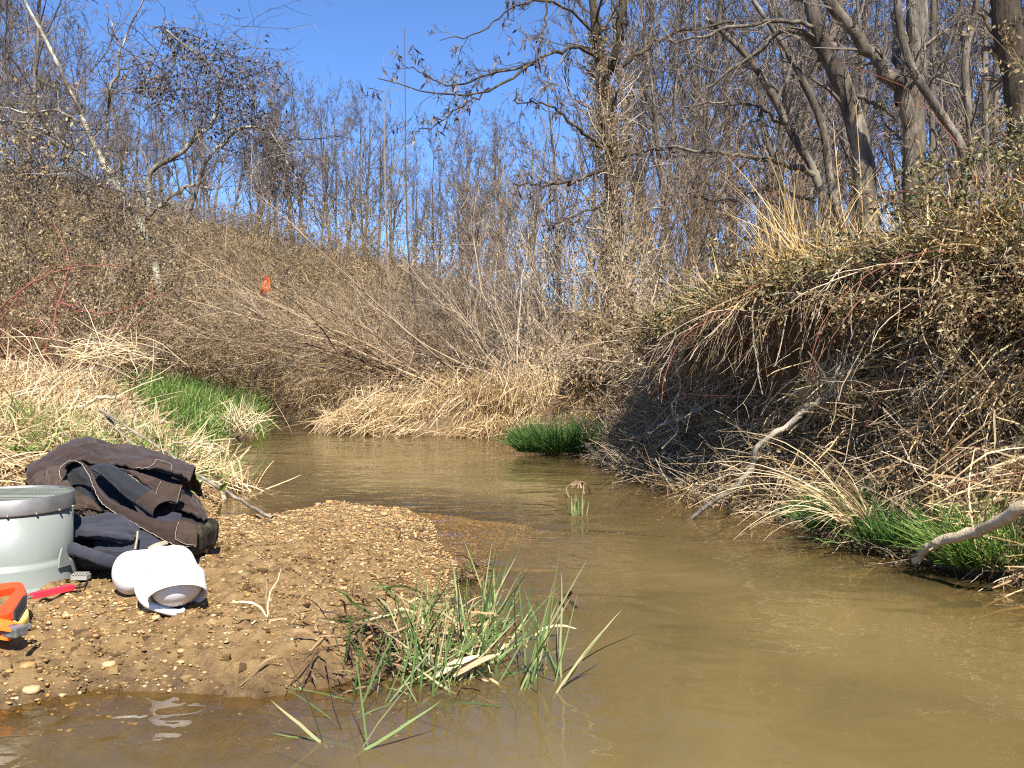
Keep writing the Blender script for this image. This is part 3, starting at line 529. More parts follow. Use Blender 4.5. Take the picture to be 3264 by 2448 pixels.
# flattened straw over the left bank
LA = [(-1.45, 3.9), (-1.6, 4.6), (-2.2, 5.6), (-2.75, 6.4), (-3.3, 7.4), (-3.9, 8.3), (-6.3, 9.0), (-5.2, 6.2), (-3.6, 3.6), (-2.4, 2.9), (-1.75, 3.2)]
n = 52000; xy = world_poly(n, LA); cl = fbm(xy[:, 0]*1.6, xy[:, 1]*1.6, 3, 81); keep = rng.random(n) < .25+sstep(-.5, .2, cl); xy = xy[keep]; cl = cl[keep]; n = len(xy)
p = on_ground(xy, 0); p[:, 2] += rng.uniform(0, 1, n)**1.5*.12*sstep(3.6, 5.4, xy[:, 1])*(.6+cl)
d = np.c_[rng.normal(0, 1, (n, 2)), rng.normal(.25, .35, n)]
Pt = grow(p, d, rng.uniform(.08, .30, n), 5, .2, -.10); sb = Bag().rib(Pt, (rng.uniform(.0022, .006, n)*(.7+.08*xy[:, 1]))[:, None]*np.array([.8, 1, 1, .8, .3]), rnd=np.clip(rng.beta(2.4, 1.5, n)+.2*cl, 0, 1))
# stout broken stalks poking out
n = 420; xy = world_poly(n, [(-2.3, 5.6), (-3.2, 7.2), (-4.6, 8.2), (-5, 6.2), (-3.2, 4.4)]); p = on_ground(xy, .05)
Pt = grow(p, np.c_[rng.normal(0, .8, (n, 2)), rng.uniform(.1, .8, n)], rng.uniform(.2, .55, n), 5, .06, -.03); st = Bag().tubes(Pt, rng.uniform(.003, .006, n)[:, None]*np.linspace(1, .6, 5), 4)
n = 9000; xy = world_poly(n, LA); lf = Bag().leaves(on_ground(xy, .02)+np.c_[np.zeros((n, 2)), rng.uniform(0, .15, n)*sstep(3.6, 5.4, xy[:, 1])], rng.normal(size=(n, 3)), rng.uniform(.015, .04, n), rng.uniform(.008, .02, n))
vegmass('dry_grass', [('flattened_straw', sb, M_straw), ('broken_stalks', st, M_straw), ('litter_leaves', lf, M_tanleaf)], (-2.8, 6, .4), 'bleached flattened straw heaped over the left bank', 'dry grass')
def mass(name, poly, n, L0, L1, m, label, cat, w=(.003, .006), spread=.7, lean=(0, 0), grav=-.08, rlo=0, rhi=1, wscale=True):
    xy = world_poly(n, poly); cl = fbm(xy[:, 0]*3, xy[:, 1]*3, 3, 91); keep = rng.random(n) < .2+sstep(-.4, .2, cl); xy = xy[keep]; n = len(xy); p = on_ground(xy)
    p[:, 2] = np.maximum(p[:, 2], -.02)
    D = np.c_[rng.normal(0, spread, (n, 2))+np.array(lean), np.ones(n)]; M = 5
    b = Bag().rib(grow(p, D, rng.uniform(L0, L1, n), M, .07, grav), rng.uniform(*w, n)[:, None]*np.array([.9, 1, .85, .6, .12]), rnd=rng.uniform(rlo, rhi, n))
    c = xy.mean(0); return solo(name, b, m, (c[0], c[1], Hs(*c)), label, cat, kind='stuff')
mass('green_grass', [(-2.35, 7.9), (-2.3, 8.3), (-3.15, 10.6), (-3.3, 11.6), (-4.3, 15), (-5.4, 14.5), (-4.8, 11), (-3.8, 8.8)], 15000, .12, .34, M_green, 'bright green grass bank at the bend of the creek on the left', 'grass', w=(.005, .010), lean=(.15, -.1))
mass('green_grass', [(-2.0, 6.05), (-2.42, 7.05), (-2.33, 7.75), (-3.1, 8.1), (-3.2, 7.2), (-2.5, 6.2)], 5200, .10, .34, M_green, 'green grass tuft fringing the water on the left bank', 'grass', w=(.004, .008), lean=(.2, -.25))
mass('green_grass', [(-1.5, 3.9), (-1.3, 4.5), (-1.7, 5.3), (-2.3, 5.3), (-2.6, 4.4), (-2.0, 3.6)], 2600, .06, .2, M_green, 'low green blades among the straw behind the jacket', 'grass', w=(.003, .006), rlo=.2)
mass('green_grass', [(-2.1, 2.9), (-1.95, 3.3), (-2.5, 4.0), (-3.2, 3.7), (-2.7, 2.8)], 2200, .04, .13, M_green, 'low green weeds among the straw at the left edge above the bucket', 'grass', w=(.003, .006))
# leafy weeds behind the jacket
for i, (px, py, lab) in enumerate([(345, 1335, 'broad leaved bright green weed under the fallen stick'), (470, 1410, 'leafy green weed right behind the top of the jacket'), (395, 1360, 'small leafy green weed between the sticks on the left bank'), (75, 1535, 'small green leafy seedling just left of the jacket')]):
    g = G(px, py, .33 if i < 3 else .16); g[2] = Hs(g[0], g[1]); n = 170 if i < 3 else 40; r = .10 if i < 3 else .03
    S = g+rng.normal(size=(n, 3))*np.array([r, r, .0])+np.array([0, 0, .02]); D = np.c_[rng.normal(0, .8, (n, 2)), rng.uniform(.3, 1, n)]
    b = Bag().leaves(S, D, rng.uniform(.04, .10, n)*(1 if i < 3 else .5), rng.uniform(.014, .03, n), rng.uniform(.4, .9, n)); b.tubes(grow(S, -D, rng.uniform(.02, .05, n), 3, .1, -.3), .001, 3, .4); solo('leafy_weed', b, M_green, tuple(g), lab, 'weed', kind='stuff')
for i, (px, py, lab) in enumerate([(530, 1395, 'blue-green upright blades at the right of the leafy weed'), (425, 1360, 'blue-green blade tuft beside the fallen stick')]):
    g = G(px, py+30, .25); g[2] = Hs(g[0], g[1]); tussock('blade_tuft', g, 60, .10, .24, .35, M_dgreen, lab, 'grass tuft', w=(.005, .009), rad=.07, rlo=.5, M=6)
# straw drooping to the water at the tip of the left bank
bundle(G(740, 1535, .04), .07, 160, (.8, -.4, -.1), .1, .35, 'dry straw tips trailing into the water right of the jacket', flat=.3)
bundle(G(600, 1475, .12), .13, 260, (.5, -.6, -.1), .1, .35, 'straw mat on the bank edge above the jacket cuff', flat=.3, m=M_straw)
bundle(P(300, 1110, 6.4), .22, 160, (.8, .1, .25), .2, .6, 'pile of broken pale stalks on top of the left bank', flat=.4, rlo=.5)
bundle(P(760, 1330, 7.3), .12, 150, (.1, -.1, 1), .2, .4, 'upright pale reed stubble in the green tuft by the water', flat=.3, rlo=.6)

# ================================================================ island of drift straw and the shrubs on it
def isl(px, py, n, r, dirv, L0, L1, lab, d, flat=.4, m=M_straw, rlo=.1): return bundle(P(px, py, d), r, n, dirv, L0, L1, lab, flat=flat, m=m, rlo=rlo)
isl(1230, 1310, 1200, .22, (-.8, -.25, -.25), .12, .42, 'long mound of pale drift straw lying along the water in mid creek', 8.35, .42)
isl(1120, 1335, 500, .12, (-.9, -.2, -.35), .2, .55, 'straw spit trailing left from the drift mound into the water', 8.3, .35)
isl(1390, 1270, 650, .18, (-.6, -.3, -.5), .12, .36, 'rounded straw heap at the middle of the drift mound', 8.45, .6)
isl(1720, 1235, 750, .17, (-.25, -.5, -.8), .12, .38, 'shaggy straw heap under the upright stems beside the green clump', 8.1, .8)
isl(1590, 1290, 1500, .18, (-.4, -.4, -.6), .1, .34, 'brown drift straw between the two pale heaps', 8.25, .8, M_thatch, 0)
isl(1040, 1240, 700, .22, (-.5, -.3, -.6), .2, .5, 'dull straw hanging over the far channel from low twigs', 9.6, .6, M_thatch, .1)
isl(1250, 1365, 420, .16, (-.9, -.3, -.3), .1, .34, 'low fringe of straw where the drift mound meets the water', 8.15, .25)
isl(1560, 1365, 520, .13, (-.6, -.4, -.5), .1, .32, 'matted straw skirt at the water between drift mound and green clump', 7.95, .4, M_thatch, .2)
isl(1480, 1370, 260, .22, (-1, 0, 0), .1, .4, 'floating line of straw debris along the edge of the drift mound', 8.02, .06, M_thatch, .2)
isl(1690, 1375, 160, .07, (-.5, -.3, -.8), .15, .4, 'straw wisp hanging to the water left of the green clump', 7.6, .9)
n = 9000; xy = world_poly(n, [(-1.9, 8.5), (-.2, 8.1), (.4, 7.2), (1.4, 8.5), (4, 14), (-2.5, 14), (-2.6, 11)]); p = on_ground(xy)
Pt = grow(p, np.c_[rng.normal(0, .9, (n, 2)), rng.uniform(-.1, .6, n)], rng.uniform(.10, .30, n), 5, .2, -.08); sb = Bag().rib(Pt, rng.uniform(.004, .009, n)[:, None]*np.array([.8, 1, 1, .8, .3]), rnd=rng.beta(1.5, 2.2, n))
n = 9000; xy = world_poly(n, [(-1.9, 8.5), (-.2, 8.1), (.4, 7.2), (1.4, 8.5), (4, 14), (-2.5, 14), (-2.6, 11)]); lf = Bag().leaves(on_ground(xy)+np.c_[np.zeros((n, 2)), rng.uniform(0, .35, n)], rng.normal(size=(n, 3)), rng.uniform(.02, .05, n), rng.uniform(.01, .025, n))
vegmass('island_litter', [('straw', sb, M_thatch), ('litter_leaves', lf, M_tanleaf)], (-.5, 9.5, .4), 'brown straw and leaf litter covering the low ground in mid creek', 'litter')

def shrub(name, base, n, L0, L1, lean, spread, m, label, r0=.008, cat='shrub', lvl=2, leaf=None, nleaf=0, group=None, M=10, grav=-.02, rad=.15, wob=.09, sub=(7, 5), lsize=.03, rmin=.0016):
    base = np.array(base, float); a = rng.uniform(0, 2*np.pi, n); S = base+np.c_[rad*np.cos(a)*rng.random(n), rad*np.sin(a)*rng.random(n), np.full(n, -.05)]
    D = np.c_[rng.normal(0, spread, n)+lean[0], rng.normal(0, spread, n)+lean[1], np.full(n, 1.)+lean[2]]
    Pt = grow(S, D, rng.uniform(L0, L1, n), M, wob, grav); Rt = (r0*rng.uniform(.5, 1.1, n))[:, None]*np.linspace(1, .25, M)
    root = thing(name, tuple(base), label, cat, group); part('stems', Bag().tubes(Pt, Rt, 5), m, root)
    if lvl:
        b = Bag(); lv = ramify(Pt, Rt, [(sub[0], .2, .98, .3, .9, .18, .45, 6, .10, .0, 3, .55), (sub[1], .15, .98, .3, .9, .25, .55, 4, .14, .0, 3, .6)][:lvl], rmin); [b.tubes(*q) for q in lv]; part('twigs', b, m, root)['kind'] = 'stuff'
        if leaf is not None:
            tip = lv[-1][0]; idx = rng.integers(len(tip), size=nleaf); q = tip[idx, rng.integers(1, tip.shape[1], nleaf)]
            part('leaves', Bag().leaves(q+rng.normal(0, .02, q.shape), rng.normal(size=(nleaf, 3))-np.array([0, 0, .4]), lsize*rng.uniform(.6, 1.3, nleaf), lsize*.5*rng.uniform(.6, 1.3, nleaf)), leaf, root)
    return root
def gb_(px, d): x = (px-HX)/F*d; return (x, d, Hs(x, d))
# willow-like shrub leaning left over the creek
shrub('leaning_shrub', gb_(1530, 8.7), 15, 2.2, 3.7, (-1.5, .05, .0), .42, M_twig, 'big bare shrub with long stems leaning left over the creek', .014, grav=-.012, sub=(14, 7), rad=.35)
shrub('leaning_shrub', gb_(1440, 9.2), 13, 1.8, 3.2, (-2.3, .1, -.35), .35, M_twig, 'low bare shrub sweeping almost flat to the left over the water', .011, grav=.015, sub=(14, 7), rad=.35)
shrub('leaning_shrub', gb_(1300, 10.0), 14, 1.6, 2.9, (-1.7, .2, -.2), .5, M_stem, 'pale twiggy shrub behind the drift straw leaning left', .010, grav=.0, sub=(14, 7), rad=.4, leaf=M_tanleaf, nleaf=900)
shrub('leaning_shrub', gb_(1200, 11.5), 14, 1.5, 2.6, (-1.3, .2, -.2), .6, M_twig, 'twiggy brown shrub over the far channel', .010, grav=.0, sub=(12, 6), rad=.5, leaf=M_tanleaf, nleaf=900)
shrub('upright_shrub', gb_(1690, 8.5), 26, 1.2, 2.4, (-.10, .0, 0), .28, M_stem, 'dense sheaf of pale upright stems above the shaggy straw heap', .010, sub=(7, 4), rad=.38)
shrub('upright_shrub', gb_(1800, 9.2), 22, 1.1, 2.2, (-.25, .0, 0), .32, M_stem, 'pale stemmed shrub just left of the vine covered tree', .009, sub=(8, 4), rad=.4, leaf=M_tanleaf, nleaf=700)
shrub('upright_shrub', gb_(1560, 10.2), 18, 1.1, 2.0, (-.3, .0, 0), .4, M_twig, 'brown twiggy shrub behind the sheaf of pale stems', .009, sub=(9, 5), rad=.5)
shrub('upright_shrub', gb_(1950, 7.6), 20, .6, 1.2, (-.2, -.1, 0), .45, M_stem, 'tangle of thin stems below the foot of the vine covered tree', .006, sub=(8, 4), rad=.4, leaf=M_oliveleaf, nleaf=900)
for px_, d_, lab in [(1480, 11.5, 'dark twiggy shrub in the gap left of the pale stem sheaf'), (1590, 12.5, 'tall dark shrub behind the pale stem sheaf'), (1690, 11.2, 'brown shrub between the pale stems and the vine covered tree'), (1400, 12.8, 'dark shrub behind the big leaning shrub')]:
    shrub('upright_shrub', gb_(px_, d_), 22, 1.3, 2.5, (-.1, 0, 0), .38, M_gtwig, lab, .010, sub=(10, 6), rad=.6, leaf=M_dleaf, nleaf=900, wob=.11)
# two long whips standing above the creek
for px, top, b0, lab in [(1290, 90, (1340, 1000), 'long bare whip rising tall against the sky in mid picture'), (1222, 180, (1250, 1010), 'slimmer bare whip standing left of the tall one')]:
    Pt = spline(PP([(b0[0], b0[1]+60, 9.8), (px+12, 800, 9.8), (px+4, 500, 9.9), (px, top, 10)]), 16); Pt[0, 2] = Hs(Pt[0, 0], Pt[0, 1])-.05; R = np.linspace(.015, .004, 16)
    b = Bag().tubes(Pt[None], R[None], 5); [b.tubes(*q) for q in ramify(Pt[None], R[None], [(12, .2, .9, .2, .5, .06, .2, 5, .06, .02, 3, .5)], .0015)]
    solo('whip_stem', b, M_gtwig, tuple(Pt[0]), lab, 'stem')
# orange flagging tape on a twig
f0 = P(838, 893, 7.95); fl = spline(np.array([P(838, 893, 7.90), P(850, 884, 7.85), P(858, 900, 7.85), P(852, 925, 7.85), P(846, 930, 7.87)]), 14)
rb_ = Bag().rib(fl[None], np.full((1, 14), .024), np.array([[.3, 1, .2]])); f2 = spline(np.array([P(852, 886, 7.87), P(842, 905, 7.85), P(838, 922, 7.85), P(830, 938, 7.90)]), 10); rb_.rib(f2[None], np.full((1, 10), .022), np.array([[.2, 1, .3]]))
M_flag = mat('flagging_tape', [(0, (.85, .10, .02)), (1, (.95, .17, .04))], .45, .4, trans=.35)
flag = solo('flagging_tape', rb_, M_flag, tuple(f0), 'loop of bright orange flagging tape tied to a twig over the creek', 'marker tape')
fb = gb_(1180, 8.75); Pt = spline(np.array([fb, P(1020, 1040, 8.3), P(856, 900, 7.88), P(842, 884, 7.90), P(800, 840, 7.95)]), 14); solo('flagged_twig', Bag().tubes(Pt[None], np.linspace(.009, .003, 14)[None], 5), M_twig, fb, 'bare twig carrying the orange tape', 'twig')

# leafy tangles growing on the top of the right bank
def bank_bush(px, s_, n, L0, L1, lean, leaf, nl, lab, m=M_twig, ls=.024):
    b_ = brow(px, s_); shrub('bank_shrub', (b_[0], b_[1], b_[2]), n, L0, L1, lean, .6, m, lab, .005, leaf=leaf, nleaf=int(nl*.6), grav=-.06, sub=(8, 5), rad=.28, lsize=ls, rmin=.001)
bank_bush(3200, .92, 20, .6, 1.15, (.1, 0, 0), M_oliveleaf, 5200, 'leafy olive bush on the bank top at the right edge')
bank_bush(3060, .90, 16, .35, .75, (0, 0, 0), M_vleaf, 3600, 'low leafy tangle on the bank top left of the right edge bush')
bank_bush(2900, .88, 14, .25, .5, (0, 0, 0), M_oliveleaf, 2600, 'low leafy tangle on the bank top in front of the forked grey tree')
bank_bush(2620, .84, 16, .2, .4, (-.2, 0, 0), M_vleaf, 2600, 'leafy creeper on the bank edge right of the golden tussock')
bank_bush(2250, .86, 14, .15, .35, (-.3, 0, 0), M_oliveleaf, 2600, 'leafy creeper on the bank edge left of the golden tussock')
bank_bush(2080, .84, 14, .15, .4, (-.3, 0, 0), M_vleaf, 2600, 'creeper with green leaves where the bank meets the shrubs')
for px_, s__, lab, m_, lf_ in [(1740, .55, 'tan stems and dry leaves on the low bank above the green clump', M_stem, M_tanleaf), (1830, .60, 'tangle of tan stems on the low bank right of the green clump', M_stem, M_tanleaf), (1920, .55, 'drooping tan stems at the left end of the dark bank', M_stem, M_tanleaf), (1990, .70, 'olive leaved tangle at the left end of the dark bank', M_twig, M_oliveleaf), (1860, .85, 'tan shrub on the bank top in front of the vine covered tree', M_stem, M_tanleaf), (2060, .45, 'thin pale stems hanging over the left end of the bank hollow', M_stem, M_tanleaf)]:
    b_ = brow(px_, s__); shrub('bank_shrub', tuple(b_), 26, .25, .75, (-.5, -.35, -.2), .6, m_, lab, .005, leaf=lf_, nleaf=900, grav=-.06, sub=(7, 4), rad=.3, lsize=.03, rmin=.0013)
for px_, s__, lab in [(3180, .62, 'dark leafy tangle hanging on the upper bank at the right edge'), (2980, .60, 'leafy tangle hanging over the upper bank above the straw bundle'), (2780, .58, 'leafy tangle on the bank face below the dry yellow tussock'), (2620, .60, 'hanging creeper right of the bare hollow'), (3080, .45, 'leafy tangle in the middle of the bank slope near the right edge')]:
    b_ = brow(px_, s__); shrub('bank_shrub', tuple(b_), 16, .2, .5, (-.8, -.4, -.7), .6, M_twig, lab, .004, leaf=M_oliveleaf, nleaf=1300, grav=-.1, sub=(7, 4), rad=.3, lsize=.022, rmin=.001)

# ================================================================ thickets on the left slope
proto = []
for i in range(4):
    proto.append(shrub('thicket_shrub', (0, 0, 0), 26, 1.2, 2.3, (rng.normal(0, .2), 0, 0), .75, [M_twig, M_stem, M_gtwig, M_redcane][i], 'x', .009, cat='shrub', leaf=[M_oliveleaf, M_tanleaf, M_oliveleaf, M_dleaf][i], nleaf=[5500, 3500, 5000, 1800][i], grav=-.07, sub=(9, 5), rad=.7, lsize=.04))
TH = [('olive leaved thicket shrub on the slope above the left bank', 0), ('tan twiggy thicket shrub on the slope above the left bank', 1), ('dark leaved thicket shrub on the slope above the left bank', 2), ('reddish cane thicket on the slope above the left bank', 3)]
spots = [(30, 8.6, 1.0, 3), (120, 9.4, 1.15, 0), (250, 9.2, .95, 1), (-60, 10.5, 1.4, 0), (180, 11, 1.35, 2), (340, 10.4, 1.1, 2), (440, 9.9, 1.0, 0), (560, 10.2, 1.0, 0), (640, 11.5, 1.05, 2), (700, 11.0, .9, 0), (770, 12.4, 1.05, 0), (500, 12.5, 1.3, 0), (380, 13, 1.35, 1),
         (260, 13.5, 1.6, 0), (100, 13.5, 1.75, 0), (-20, 13, 1.9, 2), (600, 14.5, 1.35, 1), (720, 15, 1.3, 0), (840, 14, 1.1, 2), (920, 15, 1.15, 1), (820, 17, 1.2, 0), (1000, 16, 1.2, 1), (960, 20.5, 1.2, 2), (880, 21.5, 1.4, 0), (1060, 19, 1.25, 0), (60, 16, 2.0, 1), (200, 17, 1.9, 0), (330, 17, 1.7, 2), (450, 17, 1.6, 1), (560, 18, 1.5, 0), (690, 19, 1.5, 2), (1150, 15, 1.2, 1), (1230, 17, 1.2, 0), (1120, 22, 1.3, 2), (1330, 15.5, 1.1, 2), (1420, 17, 1.2, 1), (1250, 13.5, 1.0, 1), (1080, 13.5, .95, 0)]
spots += [(500+80*i+rng.normal(0, 25), 15.5+1.1*(i % 5)+rng.uniform(0, 3), rng.uniform(1.2, 1.7), int(rng.choice([0, 1, 2, 2]))) for i in range(11)]+[(420+75*i+rng.normal(0, 25), 23+2.3*(i % 4)+rng.uniform(0, 3), rng.uniform(1.4, 2.1), int(rng.choice([0, 1, 2, 2]))) for i in range(14)]+[(40+110*i, 20+3*(i % 3), 2.0, int(rng.choice([0, 1, 2]))) for i in range(5)]
used = set()
def placed(pr_list, i, loc, rz, s, label, group):
    o = pr_list[i] if (id(pr_list), i) not in used else copy_tree(pr_list[i]); used.add((id(pr_list), i))
    o.location = loc; o.rotation_euler = (0, 0, rz); o.scale = (s, s, s); o['label'] = label; o['group'] = group; return o
def th_label(px, d, k):
    w = 'at the left edge' if px < 150 else 'around the lichened trunk' if px < 520 else 'below the orange marker tape' if px < 900 else 'behind the leaning shrubs'
    w = ('near, ' if d < 13 else 'higher up, ')+w
    return TH[k][0].split(' on the slope')[0]+' on the left slope, '+w, ['olive', 'tan', 'dark', 'reddish'][k]+' thicket shrubs, '+w
for px, d, s, k in spots: placed(proto, k, gb_(px, d), rng.uniform(0, 6.3), s*.82, *th_label(px, d, k))
# dry brown brush over the far hillside
n = 15000; x = rng.uniform(-30, 10, n); y = rng.uniform(14, 50, n); pxx = HX+F*x/y; keep = (pxx > -150) & (pxx < 2000) & (y > 14+np.clip((pxx-1300)/60, 0, 12)); x, y = x[keep], y[keep]; n = len(x); p = np.c_[x, y, H(x, y)]
Pt = grow(p, np.c_[rng.normal(0, .6, (n, 2)), np.ones(n)], rng.uniform(.4, 1.5, n), 5, .15, -.05); Rt = rng.uniform(.004, .010, n)[:, None]*np.linspace(1, .3, 5); hb = Bag().tubes(Pt, Rt, 3)
[hb.tubes(*q) for q in ramify(Pt, Rt, [(2, .2, .95, .4, 1, .3, .6, 3, .15, 0, 3, .8)], .003)]
hl = Bag().leaves(p[rng.integers(n, size=26000)]+rng.normal(0, .3, (26000, 3))+np.array([0, 0, .3]), rng.normal(size=(26000, 3)), rng.uniform(.05, .14, 26000), rng.uniform(.03, .07, 26000))
vegmass('hillside_brush', [('stems', hb, M_gtwig), ('leaves', hl, M_oliveleaf)], (-8, 30, 4), 'brown leafless brush covering the far hillside', 'brush')
# red arching canes at the far left
for i, (pts, lab) in enumerate([([(-40, 1010, 6.6), (120, 890, 6.6), (260, 850, 6.7), (420, 845, 6.9)], 'long red cane arching in from the left edge'), ([(130, 1170, 6.6), (165, 1050, 6.6), (205, 900, 6.7), (215, 820, 6.9), (170, 700, 7)], 'red cane rising steeply at the far left'),
                                ([(180, 960, 6.9), (330, 1000, 6.9), (480, 950, 6.9), (550, 930, 7)], 'dark red cane lying across the thicket above the pale stalks')]):
    limb('red_cane', pts, .008, .003, M_redcane, lab, 'cane', 6, 24, .006, 6)

# ================================================================ trees
def proto_tree(name, h, r0, n1, up, m_t, m_c, label, wob=.035, t0=.18, a=(.3, .8), sub=(7, 6, 3), group=None, rmin=.005, lean=0.):
    M = 14; Pt = grow(np.array([[0, 0, -.2]]), np.array([[lean, 0, 1.]]), np.array([h]), M, wob, .03); Rt = (r0*np.linspace(1, .12, M)**.9)[None]
    lv = ramify(Pt, Rt, [(n1, t0, .97, a[0], a[1], .28, .6, 9, .09, up, 4, .42), (sub[0], .2, .97, .3, .8, .25, .5, 6, .10, up*.6, 3, .6), (sub[1], .15, .98, .3, .8, .3, .55, 4, .12, up*.4, 3, .65)]+([(sub[2], .2, .98, .3, .8, .35, .6, 3, .12, 0, 3, .7)] if sub[2] else []), rmin)
    root = thing(name, (0, 0, 0), label, 'tree', group); part('trunk', Bag().tubes(Pt, Rt, 7), m_t, root, smooth=True)
    b = Bag(); [b.tubes(*q) for q in lv]; part('crown', b, m_c, root); return root
FT = [proto_tree('bare_tree', 8, .085, 15, .03, M_bark, M_far, 'x', sub=(7, 6, 3)), proto_tree('bare_tree', 8, .07, 15, .07, M_bark, M_far, 'x', sub=(7, 6, 3), a=(.2, .55)), proto_tree('bare_tree', 8, .095, 13, .0, M_bark, M_far, 'x', sub=(8, 6, 3), a=(.4, 1.0), wob=.06, t0=.25),
      proto_tree('bare_tree', 8, .065, 18, .10, M_bark, M_far, 'x', sub=(6, 5, 3), a=(.15, .45), t0=.15), proto_tree('bare_tree', 8, .10, 14, .03, M_bark, M_gtwig, 'x', sub=(7, 6, 3), lean=.15)]
def ftree(px, d, top, k, label, group):
    x, y, z = gb_(px, d); h = CZ+(HY-top)/F*d-z; o = placed(FT, k, (x, y, z), rng.uniform(0, 6.3), max(h, 1.5)/7.6, label, group)
    o.scale = (o.scale[0]*rng.uniform(.9, 1.1), o.scale[0], o.scale[2]); return o
# ridge line trees, left to right, crown tops as in the photo
tops = lambda p: np.interp(p, [-80, 60, 200, 330, 520, 640, 720, 860, 1000, 1120, 1250, 1330, 1500, 1700, 2000], [-60, 20, 170, 280, 270, 265, 270, 290, 310, 330, 380, 430, 440, 420, 300])
def ridge_label(p):
    for lim, w in ((200, 'at the left edge'), (480, 'behind the lichened trunk'), (760, 'behind the dark vine mat'), (1000, 'above the orange marker tape'), (1240, 'left of the two tall whips'), (1480, 'just right of the two tall whips'), (9999, 'behind the upright pale stems')):
        if p < lim: return 'slim bare grey tree on the far ridge, '+w, 'ridge trees '+w
for i, px in enumerate(np.linspace(-60, 1640, 78)):
    p_ = px+rng.normal(0, 32); d = rng.uniform(37, 60); ftree(p_, d, tops(p_)+abs(rng.normal(0, 70)), rng.choice([0, 1, 1, 3, 4, 2]), *ridge_label(p_))
for px, d, top in [(-30, 22, -150), (60, 25, -60), (130, 28, 80), (215, 26, 150), (10, 18, -200), (300, 30, 280), (420, 31, 300), (545, 32, 300)]:
    ftree(px, d, top, rng.choice([0, 1, 4]), 'bare grey tree on the left slope in front of the far ridge', 'trees on the left slope')
for px, d, top in [(1480, 22, 560), (1560, 26, 440), (1640, 21, 420), (1720, 18, 380), (1790, 24, 300), (1850, 19, 250), (1900, 27, 200)]:
    ftree(px, d, top, rng.choice([0, 2, 4]), 'bare tree behind the shrubs left of the vine covered tree', 'trees left of the vine covered tree')
wd = lambda p: 'right of the vine covered tree' if p < 2330 else 'behind the golden tussock' if p < 2620 else 'among the thick grey trunks' if p < 2930 else 'near the right edge'
WL = 'bare grey tree behind the right bank'; WG = 'trees in the woods behind the right bank'
for i, px in enumerate(np.linspace(2010, 3420, 30)):
    w = wd(px); _ = 'right of the vine covered tree' if px < 2330 else 'behind the golden tussock' if px < 2620 else 'between the leaning and the forked grey trees' if px < 2930 else 'near the right edge'
    ftree(px+rng.normal(0, 18), rng.uniform(17, 42), rng.uniform(-450, 60), rng.choice([0, 1, 1, 4, 3]), WL+', '+w, 'right bank woods '+w)
for px, d, top in [(2080, 12.5, 60), (2180, 14, -60), (2390, 15, -60), (2600, 16, -200), (2830, 13, -300), (3060, 14, -300), (2150, 18, 100), (2250, 20, 50)]:
    ftree(px, d, top, rng.choice([2, 0, 4]), 'crooked bare tree close behind the right bank, '+wd(px), 'crooked trees '+wd(px))
# understorey saplings and brush behind the right bank
UB = [shrub('understorey_shrub', (0, 0, 0), 14, 1.2, 2.6, (0, 0, 0), .5, [M_gtwig, M_twig][i], 'x', .010, grav=-.02, sub=(9, 6), rad=.5, leaf=M_dleaf, nleaf=500) for i in range(2)]
for px, d, s in [(2060, 9.8, .9), (2180, 10.5, 1.1), (2290, 9.5, 1.0), (2390, 11, 1.2), (2480, 10, .9), (2580, 9.5, .9), (2700, 11, 1), (1990, 11, 1.2), (1880, 12, 1.2), (2100, 14, 1.5), (2260, 15, 1.6), (2420, 16, 1.5), (1800, 14, 1.3), (1680, 13, 1.2), (2860, 10, .8), (3040, 9, .8), (3180, 8, .9), (2000, 17, 1.7), (1750, 19, 1.6), (1560, 18, 1.4), (2560, 14, 1.2), (2640, 18, 1.6), (2340, 20, 1.8), (2150, 21, 1.8)]:
    k = rng.integers(2); placed(UB, k, gb_(px, d), rng.uniform(0, 6.3), s, ['grey', 'brown'][k]+' twiggy understorey shrub, '+(wd(px) if px > 1960 else 'left of the vine covered tree'), ['grey', 'brown'][k]+' understorey shrubs '+(wd(px) if px > 1960 else 'left of the vine covered tree'))

